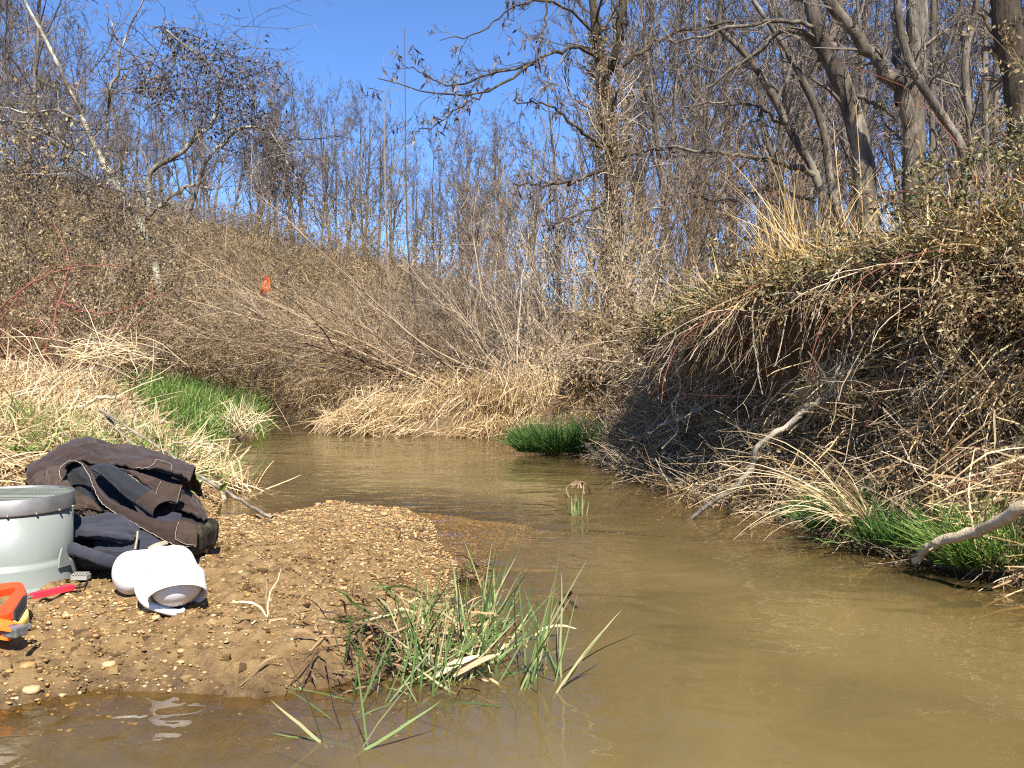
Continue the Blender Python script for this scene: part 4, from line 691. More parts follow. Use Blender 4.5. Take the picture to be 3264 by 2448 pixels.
def hero(name, trunk, d, r, m_t, m_c, label, limbs=(), spec=None, rmin=.0025, k=12, org_ground=True, extra=None, leafmat=None, nleaf=0, lsize=.05):
    """trunk: photo px path bottom to top; r: radius bottom, top; limbs: (px path with distance offset, r0, r1)"""
    C = np.array([P(x, y, d+(o_[0] if o_ else 0)) for x, y, *o_ in trunk]); z = Hs(C[0, 0], C[0, 1])
    if org_ground: C = np.vstack([[C[0, 0]+.02, C[0, 1], min(z-.15, C[0, 2]-.05)], C])
    n = 30; Pt = spline(C, n); R = np.interp(np.linspace(0, 1, n), np.linspace(0, 1, len(r)), r)*(1+.05*rng.normal(size=n)); R[0] *= 1.25
    root = thing(name, tuple(C[0]), label, 'tree'); part('trunk', Bag().tubes(Pt[None], R[None], k), m_t, root, smooth=True)
    crown = Bag(); src = [(Pt[None, n//3:], R[None, n//3:], 10)]; tips = []
    for pts, r0, r1 in limbs:
        L = spline(np.array([P(x, y, d+o_) for x, y, o_ in pts]), 20); L[2:-1] += rng.normal(0, .012, (17, 3)); RL = np.linspace(r0, r1, 20)
        part('limb', Bag().tubes(L[None], RL[None], 8), m_t, root, smooth=True); src.append((L[None], RL[None], 16))
    for Pq, Rq, nn in src:
        for q in ramify(Pq, Rq, [(nn, .12, 1, .4, 1.1, .16, .42, 8, .11, 0, 4, .28), (6, .2, 1, .4, 1, .25, .5, 5, .14, 0, 3, .6), (5, .2, 1, .4, 1, .3, .6, 4, .16, 0, 3, .7)] if spec is None else spec, rmin): crown.tubes(*q); tips.append(q[0])
    part('crown', crown, m_c, root)
    if nleaf:
        T = np.concatenate([q[:, -2:].reshape(-1, 3) for q in tips]); q = T[rng.integers(len(T), size=nleaf)]
        part('withered_leaves', Bag().leaves(q, rng.normal(0, .5, (nleaf, 3))-np.array([0, 0, 1]), lsize*rng.uniform(.6, 1.4, nleaf), lsize*.28), leafmat, root)
    return root, Pt, R
# right hand trees
hero('leaning_tree', [(2775, 790), (2760, 640), (2752, 515), (2722, 380), (2675, 244), (2625, 150), (2583, 0), (2550, -160)], 8.6, [.125, .11, .10, .09, .075, .05], M_bark, M_gtwig, 'thick grey tree trunk leaning left behind the right bank', [([(2668, 240, 0), (2650, 120, .2), (2680, 20, .3), (2700, -80, .3)], .05, .03), ([(2600, 90, 0), (2480, 60, -.2), (2330, 90, -.5), (2200, 120, -.7), (2090, 135, -.8)], .024, .008), ([(2640, 170, 0), (2500, 95, .2), (2400, 180, .3), (2250, 280, .5)], .035, .012), ([(2700, 300, 0), (2790, 330, .3), (2860, 380, .5)], .025, .01)])
hero('forked_tree', [(2920, 790), (2913, 640), (2913, 434), (2920, 250), (2924, 100), (2919, -120)], 8.2, [.115, .105, .10, .095, .085], M_bark, M_gtwig, 'straight grey tree with a big fork leaning left, right bank woods', [([(2905, 420, 0), (2880, 300, -.1), (2800, 200, -.1), (2720, 100, -.1), (2630, -20, -.1)], .07, .05), ([(2870, 330, 0), (2860, 200, .3), (2862, 60, .4), (2860, -80, .5)], .05, .035)])
hero('slanting_tree', [(3080, 700), (3070, 488), (2990, 350), (2910, 225), (2870, 90), (2855, -60)], 7.6, [.042, .038, .034, .03], M_bark, M_gtwig, 'slim trunk slanting left between the straight grey trees')
hero('slim_tree', [(3085, 700), (3098, 488), (3076, 217), (3100, 80), (3125, -60)], 9.2, [.045, .04, .036, .03], M_bark, M_gtwig, 'slim upright tree left of the dark trunk at the right edge')
hero('slim_tree', [(2975, 720), (2972, 400), (2976, 100), (2974, -100)], 9.6, [.035, .032, .028], M_bark, M_gtwig, 'slim straight tree just right of the forked grey tree')
hero('slim_tree', [(3150, 640), (3140, 300), (3146, -80)], 10, [.04, .035, .03], M_bark, M_gtwig, 'thin straight tree beside the dark trunk at the right edge')
hero('dark_tree', [(3300, 700), (3268, 480), (3250, 270), (3215, 110), (3195, -80)], 5.6, [.10, .095, .09, .08], M_vbark, M_gtwig, 'dark thick trunk cut off by the right edge of the picture', [([(3245, 230, 0), (3180, 120, .2), (3120, 40, .4)], .02, .008)])
hero('arching_tree', [(2640, 760), (2600, 560), (2520, 420), (2460, 300), (2380, 180), (2260, 60)], 9.4, [.05, .045, .04, .025], M_bark, M_gtwig, 'arching thin trunk curving left over the golden tussock', [([(2600, 560, 0), (2480, 515, -.2), (2371, 499, -.3), (2230, 480, -.4), (2100, 470, -.5)], .035, .012), ([(2600, 640, 0), (2450, 600, 0), (2330, 640, 0), (2200, 620, 0)], .022, .008), ([(2540, 440, 0), (2430, 350, .2), (2300, 330, .3), (2180, 340, .4)], .022, .008)])
hero('arching_tree', [(2690, 760), (2650, 600), (2620, 400), (2560, 260), (2500, 150), (2400, 0)], 10, [.05, .045, .04, .025], M_bark, M_gtwig, 'second arching trunk close left of the thick leaning tree')
hero('arching_tree', [(2560, 800), (2500, 650), (2470, 520), (2430, 400), (2420, 250)], 10.5, [.04, .035, .025], M_bark, M_gtwig, 'low dark arching stem behind the golden tussock', [([(2500, 660, 0), (2380, 600, .2), (2260, 590, .3), (2130, 560, .3)], .022, .008)])
# vine covered tree in the centre
ctr, cP, cR = hero('vine_covered_tree', [(1965, 1030), (1962, 850), (1958, 700), (1948, 520), (1935, 380), (1925, 260), (1905, 120), (1890, 0), (1880, -140)], 8.8, [.11, .095, .08, .07, .06, .045, .035], M_vbark, M_dtwig, 'vine covered tree with long drooping limbs in the middle of the picture',
    [([(1935, 230, 0), (1965, 180, -.1), (1980, 60, -.15), (1990, -120, -.2)], .045, .035), ([(1912, 190, 0), (1850, 150, -.3), (1780, 165, -.6), (1700, 200, -.9), (1600, 265, -1.2), (1500, 292, -1.4), (1380, 300, -1.5), (1205, 250, -1.6)], .020, .004),
     ([(1700, 205, -.9), (1560, 235, -1.2), (1440, 270, -1.3), (1330, 225, -1.3), (1270, 190, -1.3)], .012, .003), ([(1560, 280, -1.25), (1480, 330, -1.3), (1400, 390, -1.4), (1320, 420, -1.4)], .009, .003), ([(1905, 120, 0), (1800, 20, -.4), (1680, 5, -.8), (1580, 60, -1), (1500, 115, -1.2), (1400, 130, -1.3)], .014, .003), ([(1745, -20, -.8), (1735, 100, -.9), (1712, 200, -1), (1740, 290, -1)], .010, .004),
     ([(1985, 210, 0), (2050, 160, .0), (2130, 110, .1), (2230, 90, .2), (2340, 70, .2)], .024, .010), ([(1925, 540, 0), (1850, 570, -.2), (1760, 590, -.4), (1640, 585, -.5)], .022, .006), ([(1930, 480, 0), (1840, 410, -.3), (1750, 340, -.5), (1640, 320, -.6)], .020, .005), ([(1970, 500, 0), (2060, 480, .1), (2160, 470, .2)], .02, .006), ([(1955, 640, 0), (1850, 680, -.3), (1740, 720, -.4)], .015, .004)],
    spec=[(13, .15, 1, .4, 1.1, .14, .36, 7, .13, -.02, 4, .34), (5, .2, 1, .4, 1, .25, .5, 5, .16, 0, 3, .6), (4, .2, 1, .4, 1, .3, .6, 4, .16, 0, 3, .7)], rmin=.002, leafmat=M_dtwig, nleaf=500, lsize=.08)
# its vine: stems and leaves wrapped on the trunk
n = 420; tr = rng.random(n)**1.3; i_ = (tr*18).astype(int); c0 = cP[i_]; a = rng.uniform(0, 6.3, n); S = c0+np.c_[np.cos(a), np.sin(a), np.zeros(n)]*(cR[i_]*1.05)[:, None]
Pt = grow(S, np.c_[rng.normal(0, .25, (n, 2)), rng.normal(.8, .5, n)], rng.uniform(.2, .8, n), 8, .16, .02); vb = Bag().tubes(Pt, rng.uniform(.002, .007, n)[:, None]*np.linspace(1, .5, 8), 3)
[vb.tubes(*q) for q in ramify(Pt, np.full((n, 8), .003), [(5, .1, 1, .6, 1.4, .2, .6, 5, .2, -.03, 3, .7)], .0015)]
part('vine_stems', vb, M_stem, ctr)
n = 4200; i_ = np.minimum((rng.random(n)**1.5*24).astype(int), 29); a = rng.uniform(0, 6.3, n); rr = cR[i_]*rng.uniform(.9, 1.9, n)+rng.exponential(.04, n); q = cP[i_]+np.c_[np.cos(a)*rr, np.sin(a)*rr, rng.normal(0, .08, n)]
part('vine_leaves', Bag().leaves(q, rng.normal(0, .6, (n, 3))-np.array([0, 0, .8]), rng.uniform(.02, .055, n), rng.uniform(.01, .022, n)), M_oliveleaf, ctr)
n = 1800; i_ = np.minimum((rng.random(n)*9).astype(int), 29); a = rng.uniform(0, 6.3, n); rr = cR[i_]*rng.uniform(.9, 1.35, n); q = cP[i_]+np.c_[np.cos(a)*rr, np.sin(a)*rr, rng.normal(0, .08, n)]
part('dry_vine_leaves', Bag().leaves(q, rng.normal(0, .4, (n, 3))-np.array([0, 0, 1]), rng.uniform(.04, .08, n), rng.uniform(.014, .028, n)), M_tanleaf, ctr)
# lichened leaning tree on the left
lt, lP, lR = hero('lichened_tree', [(470, 1120), (500, 1000), (505, 910), (482, 800), (440, 700), (358, 563), (318, 500), (282, 420), (230, 307), (154, 143), (87, 20), (40, -80)], 11.5, [.04, .045, .05, .05, .04, .03, .022, .012], M_lichen, M_gtwig, 'pale lichened tree leaning left above the thicket, with crooked side limbs',
    [([(470, 700, .1), (475, 610, .2), (478, 545, .2), (560, 500, .2), (620, 445, .2), (680, 385, .2), (700, 290, .2), (690, 230, .2), (620, 170, .1), (530, 95, .0)], .042, .012), ([(470, 690, .1), (560, 618, .2), (612, 592, .3), (680, 600, .3)], .032, .012), ([(590, 720, .3), (625, 610, .3), (665, 500, .2), (720, 450, .2), (790, 400, .2), (880, 440, .3), (940, 590, .4)], .032, .01),
     ([(340, 420, 0), (345, 330, -.1), (378, 220, -.2), (382, 150, -.2), (420, 75, -.2), (462, -10, -.3)], .024, .008), ([(382, 150, -.2), (360, 90, -.2), (340, 10, -.2)], .01, .004), ([(378, 222, -.2), (450, 205, -.2), (540, 190, -.2)], .011, .004), ([(282, 420, 0), (180, 350, .2), (90, 360, .3), (0, 340, .4)], .022, .01), ([(280, 500, 0), (180, 440, .0), (80, 390, .0), (-20, 385, .0)], .022, .01)], rmin=.0028,
    spec=[(9, .15, 1, .4, 1.1, .12, .32, 7, .12, .0, 4, .42), (5, .2, 1, .4, 1, .25, .5, 5, .14, 0, 3, .6), (4, .2, 1, .4, 1, .3, .6, 4, .16, 0, 3, .7)])
# dark vine mat on its limb
def vinemat(name, path, d, w, n, label, m=M_dleaf, ls=(.03, .08), tw=160):
    C = spline(np.array([P(x, y, d) for x, y in path]), 40); i_ = rng.integers(0, 40, n); wv = np.interp(np.arange(40)/39, np.linspace(0, 1, len(w)), w)
    q = C[i_]+rng.normal(size=(n, 3))*wv[i_, None]; b = Bag().leaves(q, rng.normal(0, .6, (n, 3))-np.array([0, 0, .7]), rng.uniform(*ls, n), rng.uniform(ls[0]*.5, ls[1]*.5, n))
    j = rng.integers(0, 36, tw); S = C[j]+rng.normal(size=(tw, 3))*wv[j, None]; Pt = grow(S, (C[np.minimum(j+3, 39)]-C[j])+rng.normal(0, .15, (tw, 3)), rng.uniform(.4, 1.4, tw), 8, .2, -.03); v = Bag().tubes(Pt, rng.uniform(.003, .007, tw)[:, None]*np.linspace(1, .5, 8), 3)
    [v.tubes(*z) for z in ramify(Pt, np.full((tw, 8), .004), [(6, .1, 1, .5, 1.3, .2, .5, 5, .2, 0, 3, .7)], .0025)]
    root = thing(name, tuple(C[0]), label, 'vine'); part('stems', v, M_dtwig, root); part('leaves', b, m, root); return root
vinemat('vine_mat', [(530, 90), (600, 165), (680, 220), (760, 240), (800, 290), (720, 360), (690, 400)], 11.7, [.06, .14, .22, .30, .30, .25, .15], 1500, 'dark leafy vine mat draped over the lichened limb against the sky', M_dtwig, tw=140)
vinemat('vine_mat', [(800, 390), (850, 450), (900, 510), (930, 560), (950, 620)], 11.9, [.2, .22, .2, .2, .16], 500, 'dark vine mat hanging right of the lichened tree', M_dtwig, tw=80)
vinemat('vine_mat', [(460, 270), (500, 275), (530, 290)], 11.6, [.14, .16, .14], 420, 'small dark vine clump left of the big vine mat', tw=50)
vinemat('vine_mat', [(340, 520), (390, 620), (440, 720), (490, 830), (510, 930)], 11.3, [.16, .2, .22, .25, .25], 450, 'brown vine stems and leaves wrapped along the leaning lichened trunk', M_oliveleaf, tw=90)
vinemat('vine_mat', [(30, 450), (90, 480), (140, 560), (180, 640)], 10.8, [.3, .35, .35, .35], 1300, 'olive vine mass at the left edge below the grey trees', M_oliveleaf, tw=160)

# ================================================================ gear on the gravel bar
def bz(x, y): return float(bar_z(np.array([x]), np.array([y]))[0])
M_pvc = mat('grey_plastic', [(.24, (.17, .155, .125)), (.36, (.195, .212, .182)), (.65, (.225, .243, .21))], .42, .5, attr=False, nz=4, bump=(300, .0004))
M_steel = mat('dull_steel', [(.3, (.17, .165, .15)), (.7, (.34, .33, .30))], .52, .5, attr=False, nz=14, metal=.7)
M_screen = mat('wire_screen', [(0, (.15, .16, .12)), (1, (.26, .27, .22))], .5, .5, metal=.4)
M_white = mat('white_plastic', [(.24, (.50, .43, .33)), (.33, (.76, .76, .74)), (.7, (.84, .84, .83))], .35, .5, attr=False, nz=14)
M_inner = mat('white_plastic_inside', [(.3, (.62, .62, .57)), (.7, (.72, .72, .68))], .45, .4, attr=False, nz=12)
M_orange = mat('orange_plastic', [(0, (.80, .05, .012)), (1, (.86, .085, .015))], .35, .5, attr=False, nz=3)
M_orange2 = mat('light_orange_plastic', [(0, (.85, .17, .015)), (1, (.9, .24, .03))], .38, .5, attr=False, nz=3)
M_red = mat('red_plastic', [(0, (.70, .025, .045)), (1, (.76, .04, .06))], .4, .5, attr=False, nz=3)
M_yellow = mat('yellow_tape', [(.3, (.74, .52, .12)), (.7, (.80, .60, .18))], .5, .4, attr=False, nz=8)
M_black = mat('black_plastic', [(0, (.012, .012, .013)), (1, (.03, .03, .032))], .45, .5, attr=False, nz=9)
M_grey = mat('smoky_plastic', [(.3, (.05, .05, .05)), (.7, (.22, .22, .21))], .3, .5, attr=False, nz=40)
M_canvas = mat('brown_canvas', [(.3, (.024, .014, .0105)), (.55, (.040, .024, .018)), (.75, (.068, .044, .032))], .9, .15, attr=False, nz=9, bump=(420, .0012), sheen=.15)
M_worn = mat('worn_brown_canvas', [(.3, (.035, .021, .014)), (.6, (.066, .043, .030)), (.8, (.11, .08, .056))], .9, .15, attr=False, nz=16, bump=(420, .0012), sheen=.15)
M_lining = mat('black_lining', [(.3, (.006, .0065, .0075)), (.7, (.016, .017, .020))], .75, .25, attr=False, nz=14, sheen=.15)
M_navy = mat('navy_cloth', [(.3, (.016, .016, .023)), (.7, (.037, .037, .049))], .9, .15, attr=False, nz=8, bump=(380, .0012), sheen=.15)
M_khaki = mat('khaki_webbing', [(.3, (.23, .19, .12)), (.7, (.36, .31, .21))], .85, .2, attr=False, nz=30)
M_camo = mat('mottled_pack_cloth', [(.38, (.012, .012, .011)), (.5, (.035, .032, .022)), (.64, (.11, .095, .06))], .85, .2, attr=False, nz=22)
M_zip = mat('zip_teeth', [(.35, (.10, .07, .05)), (.65, (.42, .35, .25))], .55, .4, attr=False, nz=160)
# ---- sieve bucket
bc = np.array([(30-HX)/F*2.25, 2.25, 0.]); bc[2] = .072
rt_ = thing('sieve_bucket', tuple(bc), 'grey plastic sieve bucket with a steel rim and wire screen top', 'bucket')
part('body', Bag().lathe([(.150, -.004), (.1625, -.004), (.1645, .0), (.1645, .004), (.163, .008), (.158, .009), (.1565, .012), (.156, .054), (.1545, .060), (.150, .064), (.1468, .067), (.146, .072), (.1455, .205), (.1395, .205), (.1395, .02), (.0, .018)], bc, 96), M_pvc, rt_, True)
rg = part('rim', Bag().lathe([(.1465, .188), (.1485, .1875), (.149, .192), (.149, .2275), (.1475, .229), (.146, .2275), (.1458, .19), (.1465, .188)], bc, 96), M_steel, rt_, True)
b = Bag().lathe([(.1457, .2215), (.08, .221), (.0005, .221)], bc, 64); w_ = np.linspace(-.142, .142, 54); hh = np.sqrt(.1445**2-w_**2)
for x_, h_ in zip(w_, hh): b.tubes(np.array([[[bc[0]+x_, bc[1]-h_, bc[2]+.2228], [bc[0]+x_, bc[1]+h_, bc[2]+.2228]]]), np.full((1, 2), .0012), 4)
for x_, h_ in zip(w_[::3], hh[::3]): b.tubes(np.array([[[bc[0]-h_, bc[1]+x_, bc[2]+.2235], [bc[0]+h_, bc[1]+x_, bc[2]+.2235]]]), np.full((1, 2), .0011), 4)
part('screen', b, M_screen, rt_)
for a in np.radians(np.arange(-165, 195, 24)+7):
    c = bc+np.array([math.cos(a)*.150, math.sin(a)*.150, .191]); q = Bag().lathe([(.0002, .004), (.002, .0038), (.003, .002), (.0032, 0), (.002, -.004)], (0, 0, 0), 12, (math.cos(a), math.sin(a), .25)); link('rivet', q.mesh('rivet', M_steel, -c+bc, True), (0, 0, 0), rg)
a = math.radians(-12); q = Bag()
g_ = np.array([[[.158, -.022, .052], [.1585, -.02, .075], [.160, -.012, .098]], [[.162, -.022, .05], [.1625, -.018, .078], [.163, -.010, .10]], [[.162, .022, .05], [.1625, .010, .078], [.163, -.006, .10]], [[.158, .022, .052], [.1585, .012, .075], [.160, -.008, .098]], [[.158, -.022, .052], [.1585, -.02, .075], [.160, -.012, .098]]])
part('lug', q.grid(np.stack([g_[..., 0]*math.cos(a)-g_[..., 1]*math.sin(a)+bc[0], g_[..., 0]*math.sin(a)+g_[..., 1]*math.cos(a)+bc[1], g_[..., 2]+bc[2]], -1)), M_pvc, rt_)
# ---- white scoop
def remeshed(name, bag, mat_, root, vox, sm=6):
    o = part(name, bag, mat_, root, True); r = o.modifiers.new('remesh', 'REMESH'); r.mode = 'VOXEL'; r.voxel_size = vox; r.use_smooth_shade = True
    s = o.modifiers.new('smooth', 'SMOOTH'); s.factor = .5; s.iterations = sm; return o
def capsule(p0, p1, r0, r1, k=40, flat=8):
    p0, p1 = np.array(p0), np.array(p1); ax = p1-p0; L = np.linalg.norm(ax); t = np.linspace(0, np.pi/2, flat)
    prof = [(max(r0*math.sin(u), .0003), -r0*math.cos(u)*.8) for u in t]+[(max(r1*math.cos(u), .0003), L+r1*math.sin(u)*.8) for u in t]
    return Bag().lathe(prof, p0, k, tuple(ax/L))
jd = 1.95; jo = G(520, 1945, .07); jo[2] = bz(jo[0], jo[1])
jr = thing('white_scoop', tuple(jo), 'white plastic bailing scoop cut from a jug, lying on its side', 'scoop')
n_ = unit(np.array([.26, -.56, -.78])); mc = P(567, 1903, 1.994)
bb_ = Bag()
for q in (capsule(P(416, 1826, 2.133), P(520, 1812, 2.165), .0525, .05), capsule(P(508, 1814, 2.165), P(522, 1876, 2.090), .059, .060), capsule(mc-n_*.075+np.array([-.012, 0, .004]), mc-n_*.03, .052, .057)):
    bb_.add(np.vstack(q.V), np.vstack(q.Q))
remeshed('body', bb_, M_white, jr, .0035, 4)
col = part('mouth_collar', Bag().lathe([(.057, -.055), (.0605, -.050), (.062, -.02), (.0632, -.002), (.0632, .0005), (.061, .001), (.060, -.001), (.059, -.02), (.058, -.028)], mc, 64, tuple(n_)), M_white, jr, True)
part('inner_disc', Bag().lathe([(.0582, -.028), (.050, -.0285), (.0485, -.030), (.036, -.030), (.035, -.0288), (.033, -.0288), (.032, -.030), (.016, -.0302), (.015, -.029), (.0003, -.029)], mc, 64, tuple(n_)), M_inner, jr, True)
lipp = spline(np.array([P(432, 1838, 2.069), P(436, 1880, 2.026), P(462, 1918, 1.999), P(500, 1938, 1.994), P(545, 1950, 1.996), P(572, 1951, 1.999), P(588, 1940, 2.005)]), 30); Wl = np.interp(np.arange(30)/29, [0, .3, .75, 1], [.001, .012, .012, .006])
part('lip', Bag().tubes(lipp[None], Wl[None]*.75, 10, cap=True), M_white, jr, True)
mk_ = spline(np.array([mc+n_*-.022+unit(np.cross(n_, [0, 0, 1.]))*-.052+np.array([0, 0, .0]), mc+n_*-.024+unit(np.cross(n_, [0, 0, 1.]))*-.045+np.array([0, .004, -.014]), mc+n_*-.026+unit(np.cross(n_, [0, 0, 1.]))*-.036+np.array([0, .008, -.022])]), 8)
part('red_mark', Bag().tubes(mk_[None], np.array([.002, .003, .0025, .003, .0045, .005, .0045, .003])[None], 6, cap=True), M_red, jr)
# ---- open reel tape measure with orange frame
tr0 = G(20, 2040, .06); tr0[2] = bz(tr0[0], tr0[1])
tr_ = thing('reel_tape_measure', tuple(tr0), 'orange framed reel tape measure cut off by the left edge, yellow tape inside', 'tape measure')
def plate(name, ring, th, m, hole=None, bev=.003, nvec=None):
    ring = np.array(ring); nv = unit(np.cross(ring[1]-ring[0], ring[2]-ring[0])) if nvec is None else nvec
    if nv[2] < 0: nv = -nv
    b = Bag(); k = len(ring)
    if hole is not None:
        hole = np.array(hole); S = [ring, hole, hole-nv*th, ring-nv*th]
        for A_, B_ in zip(S, S[1:]+S[:1]): b.add(np.vstack([A_, B_]), [[i, (i+1) % k, k+(i+1) % k, k+i] for i in range(k)])
    else:
        c = ring.mean(0); rings = [c+(ring-c)*.001, ring, ring-nv*th, c-nv*th+(ring-c)*.001]
        for A_, B_ in zip(rings, rings[1:]): b.add(np.vstack([A_, B_]), [[i, (i+1) % k, k+(i+1) % k, k+i] for i in range(k)])
    o = part(name, b, m, tr_); bv = o.modifiers.new('bevel', 'BEVEL'); bv.width = bev; bv.segments = 3; bv.limit_method = 'ANGLE'; return o
def loop(pts, n=32): C = np.array(pts); E = np.vstack([C[-2:], C, C[:3]]); s = spline(E, 20*(len(E)-1)+1); a, z = 40, 20*(len(C)+2); return s[np.linspace(a, z, n, endpoint=False).astype(int)]
fr_o = loop([P(-55, 1868, 1.910), P(0, 1860, 1.910), P(52, 1855, 1.910), P(72, 1860, 1.904), P(80, 1884, 1.877), P(60, 1916, 1.855), P(34, 1952, 1.823), P(0, 1962, 1.812), P(-60, 1966, 1.812), P(-95, 1915, 1.855)])
fr_h = loop([P(-30, 1890, 1.893), P(10, 1880, 1.899), P(34, 1875, 1.899), P(46, 1874, 1.897), P(48, 1880, 1.893), P(38, 1892, 1.882), P(14, 1924, 1.853), P(0, 1930, 1.844), P(-40, 1930, 1.850), P(-55, 1910, 1.866)])
plate('handle_frame', fr_o, .016, M_orange, fr_h)
tee = [(np.array(P(79-i*4.6, 1887+i*7.4, 1.728-.004*i))+np.array([.002, -.004, -.016])) for i in range(7)]
b = Bag(); [b.box(c, (.0022, .004, .010)) for c in tee]; b.tubes(np.array([[tee[0]+[.0, .003, -.012], tee[-1]+[0, .003, -.012]]]), np.full((1, 2), .004), 6); part('ratchet_teeth', b, M_black, tr_)
rc = P(18, 1968, 1.844); part('tape_reel', Bag().lathe([(.0003, .010), (.034, .010), (.0365, .008), (.037, 0), (.037, -.030), (.0003, -.032)], rc+np.array([0, .012, -.005]), 48, (.1, -.25, .96)), M_yellow, tr_, True)
lo = loop([P(-60, 1966, 1.801), P(0, 1971, 1.812), P(45, 1981, 1.812), P(68, 1989, 1.810), P(60, 1997, 1.790), P(42, 2006, 1.763), P(0, 2000, 1.758), P(-60, 1998, 1.758)], 32); plate('lower_frame', lo, .006, M_orange2)
lo2 = lo-np.array([0, .0, .018]); plate('lower_rail', lo2-np.array([.012, -.004, 0]), .006, M_orange2)
bxm = Bag(); e0 = P(56, 2008, 1.779); bxm.box(e0+np.array([-.006, 0, -.002]), (.019, .016, .010), np.array([[.96, .25, 0], [-.25, .96, 0], [0, .0, 1]])); o = part('end_block', bxm, M_grey, tr_); bv = o.modifiers.new('bevel', 'BEVEL'); bv.width = .003; bv.segments = 2
hk = spline(np.array([P(72, 2000, 1.790), P(88, 1992, 1.801), P(97, 1991, 1.807), P(95, 1999, 1.796), P(78, 2010, 1.785)]), 14); part('end_hook', Bag().tubes(hk[None], np.full((1, 14), .0028), 6, cap=True), M_grey, tr_)
# ---- red handled tool with bent wire
h0 = G(102, 1924, .074); h1 = G(232, 1894, .074); hz = max(bz(h0[0], h0[1]), bz(h1[0], h1[1])); h0[2] = h1[2] = hz+.010; ax = unit(h1-h0); sd = unit(np.cross(ax, [0, 0, 1.]))
tl_ = thing('wire_hand_tool', tuple(h0-np.array([0, 0, .01])), 'red plastic tool handle with a bent black wire, lying against the bucket', 'hand tool')
sec = np.array([(-.009, -.006), (-.009, .005), (-.006, .007), (-.004, .0045), (-.001, .0045), (.001, .007), (.003, .0045), (.006, .0045), (.009, .006), (.009, -.006)])
sect = lambda p, f: p+sd*sec[:, :1]*f+np.array([0, 0, 1.])*sec[:, 1:]*f
ringl = [sect(h0, .05), sect(h0, .95), sect(h0+ax*.004, 1), sect(h1-ax*.004, 1), sect(h1, .92), sect(h1, .05)]; b = Bag()
for A_, B_ in zip(ringl, ringl[1:]): b.add(np.vstack([A_, B_]), [[i, (i+1) % 10, 10+(i+1) % 10, 10+i] for i in range(10)])
part('handle', b, M_red, tl_)
wz = lambda px, py, e=.012: (lambda g: np.array([g[0], g[1], bz(g[0], g[1])+e]))(G(px, py, .075))
wr = spline(np.array([h1-ax*.01, wz(252, 1890), wz(272, 1868), wz(288, 1842), wz(278, 1834), wz(252, 1824), wz(232, 1816)]), 26); part('wire', Bag().tubes(wr[None], np.full((1, 26), .0026), 8, cap=True), M_black, tl_, True)
part('tang', Bag().tubes(np.array([[h0+ax*.01, h0-ax*.028-np.array([0, 0, .004])]]), np.array([[.004, .002]]), 6, cap=True), M_steel, tl_)
# ---- backpack under the jacket
def superell(c, h, e1=.5, e2=.5, nu=40, nv=24, noise=.006, seed=0):
    u = np.linspace(-np.pi, np.pi, nu); v = np.linspace(-np.pi/2, np.pi/2, nv); U, V_ = np.meshgrid(u, v, indexing='ij'); pw = lambda t, e: np.sign(t)*np.abs(t)**e
    X_ = np.stack([pw(np.cos(V_), e1)*pw(np.cos(U), e2), pw(np.cos(V_), e1)*pw(np.sin(U), e2), pw(np.sin(V_), e1)], -1)*np.array(h)
    X_ = X_*(1+noise/min(h)*fbm(X_[..., 0]*25+seed, X_[..., 1]*25+X_[..., 2]*31, 3, seed)[..., None]); X_[0] = X_[-1]; return X_+np.array(c)
kc = np.array([(430-HX)/F*2.64, 2.64, .145]); bp_ = thing('backpack', (kc[0], kc[1], .09), 'black and navy backpack lying flat under the brown jacket', 'backpack')
part('body', Bag().grid(superell(kc, (.175, .17, .058), .55, .5, 60, 40, .008, 5)), M_lining, bp_, True)
part('bottom_panel', Bag().grid(superell(P(612, 1735, 2.44)+np.array([-.012, .05, .01]), (.046, .11, .046), .6, .6, 40, 30, .006, 9)), M_camo, bp_, True)
def loft(rows, nu, nv, amp=.004, fs=(6, 5), seed=0, th=.004):
    Rw = [spline(PP(r), nu) for r in rows]; A_ = np.stack(Rw, 0); X_ = np.stack([spline(A_[:, i], nv) for i in range(nu)], 1)
    du = np.gradient(X_, axis=1); dv = np.gradient(X_, axis=0); nn = unit(np.cross(du, dv)); nn *= np.sign((nn*(np.array([0, 0, CZ])-X_)).sum(-1, keepdims=True))
    a, c = np.meshgrid(np.linspace(0, 1, nv), np.linspace(0, 1, nu), indexing='ij')
    f = fbm(c*fs[0]+a*1.5, a*fs[1]-c, 4, seed); f = .6*f+.8*((1-np.abs(fbm(c*fs[0]*.7+seed, a*fs[1]*1.3+c*2, 3, seed+3)))**2-.55)
    f = f+.45*((1-np.abs(fbm(c*fs[0]*2.3+a*3+seed, a*fs[1]*2.1-c*2, 3, seed+7)))**3-.4); X_ = X_+nn*(amp*f)[..., None]; back = X_-nn*th; b = Bag()
    b.grid(X_); b.grid(back[:, ::-1]); 
    for e_, g__ in ((X_[0], back[0]), (X_[-1], back[-1]), (X_[:, 0], back[:, 0]), (X_[:, -1], back[:, -1])): b.grid(np.stack([e_, g__]))
    return b, X_
def cloth(name, rows, m, root, nu=70, nv=36, **k): b, X_ = loft(rows, nu, nv, **k); part(name, b, m, root, True); return X_
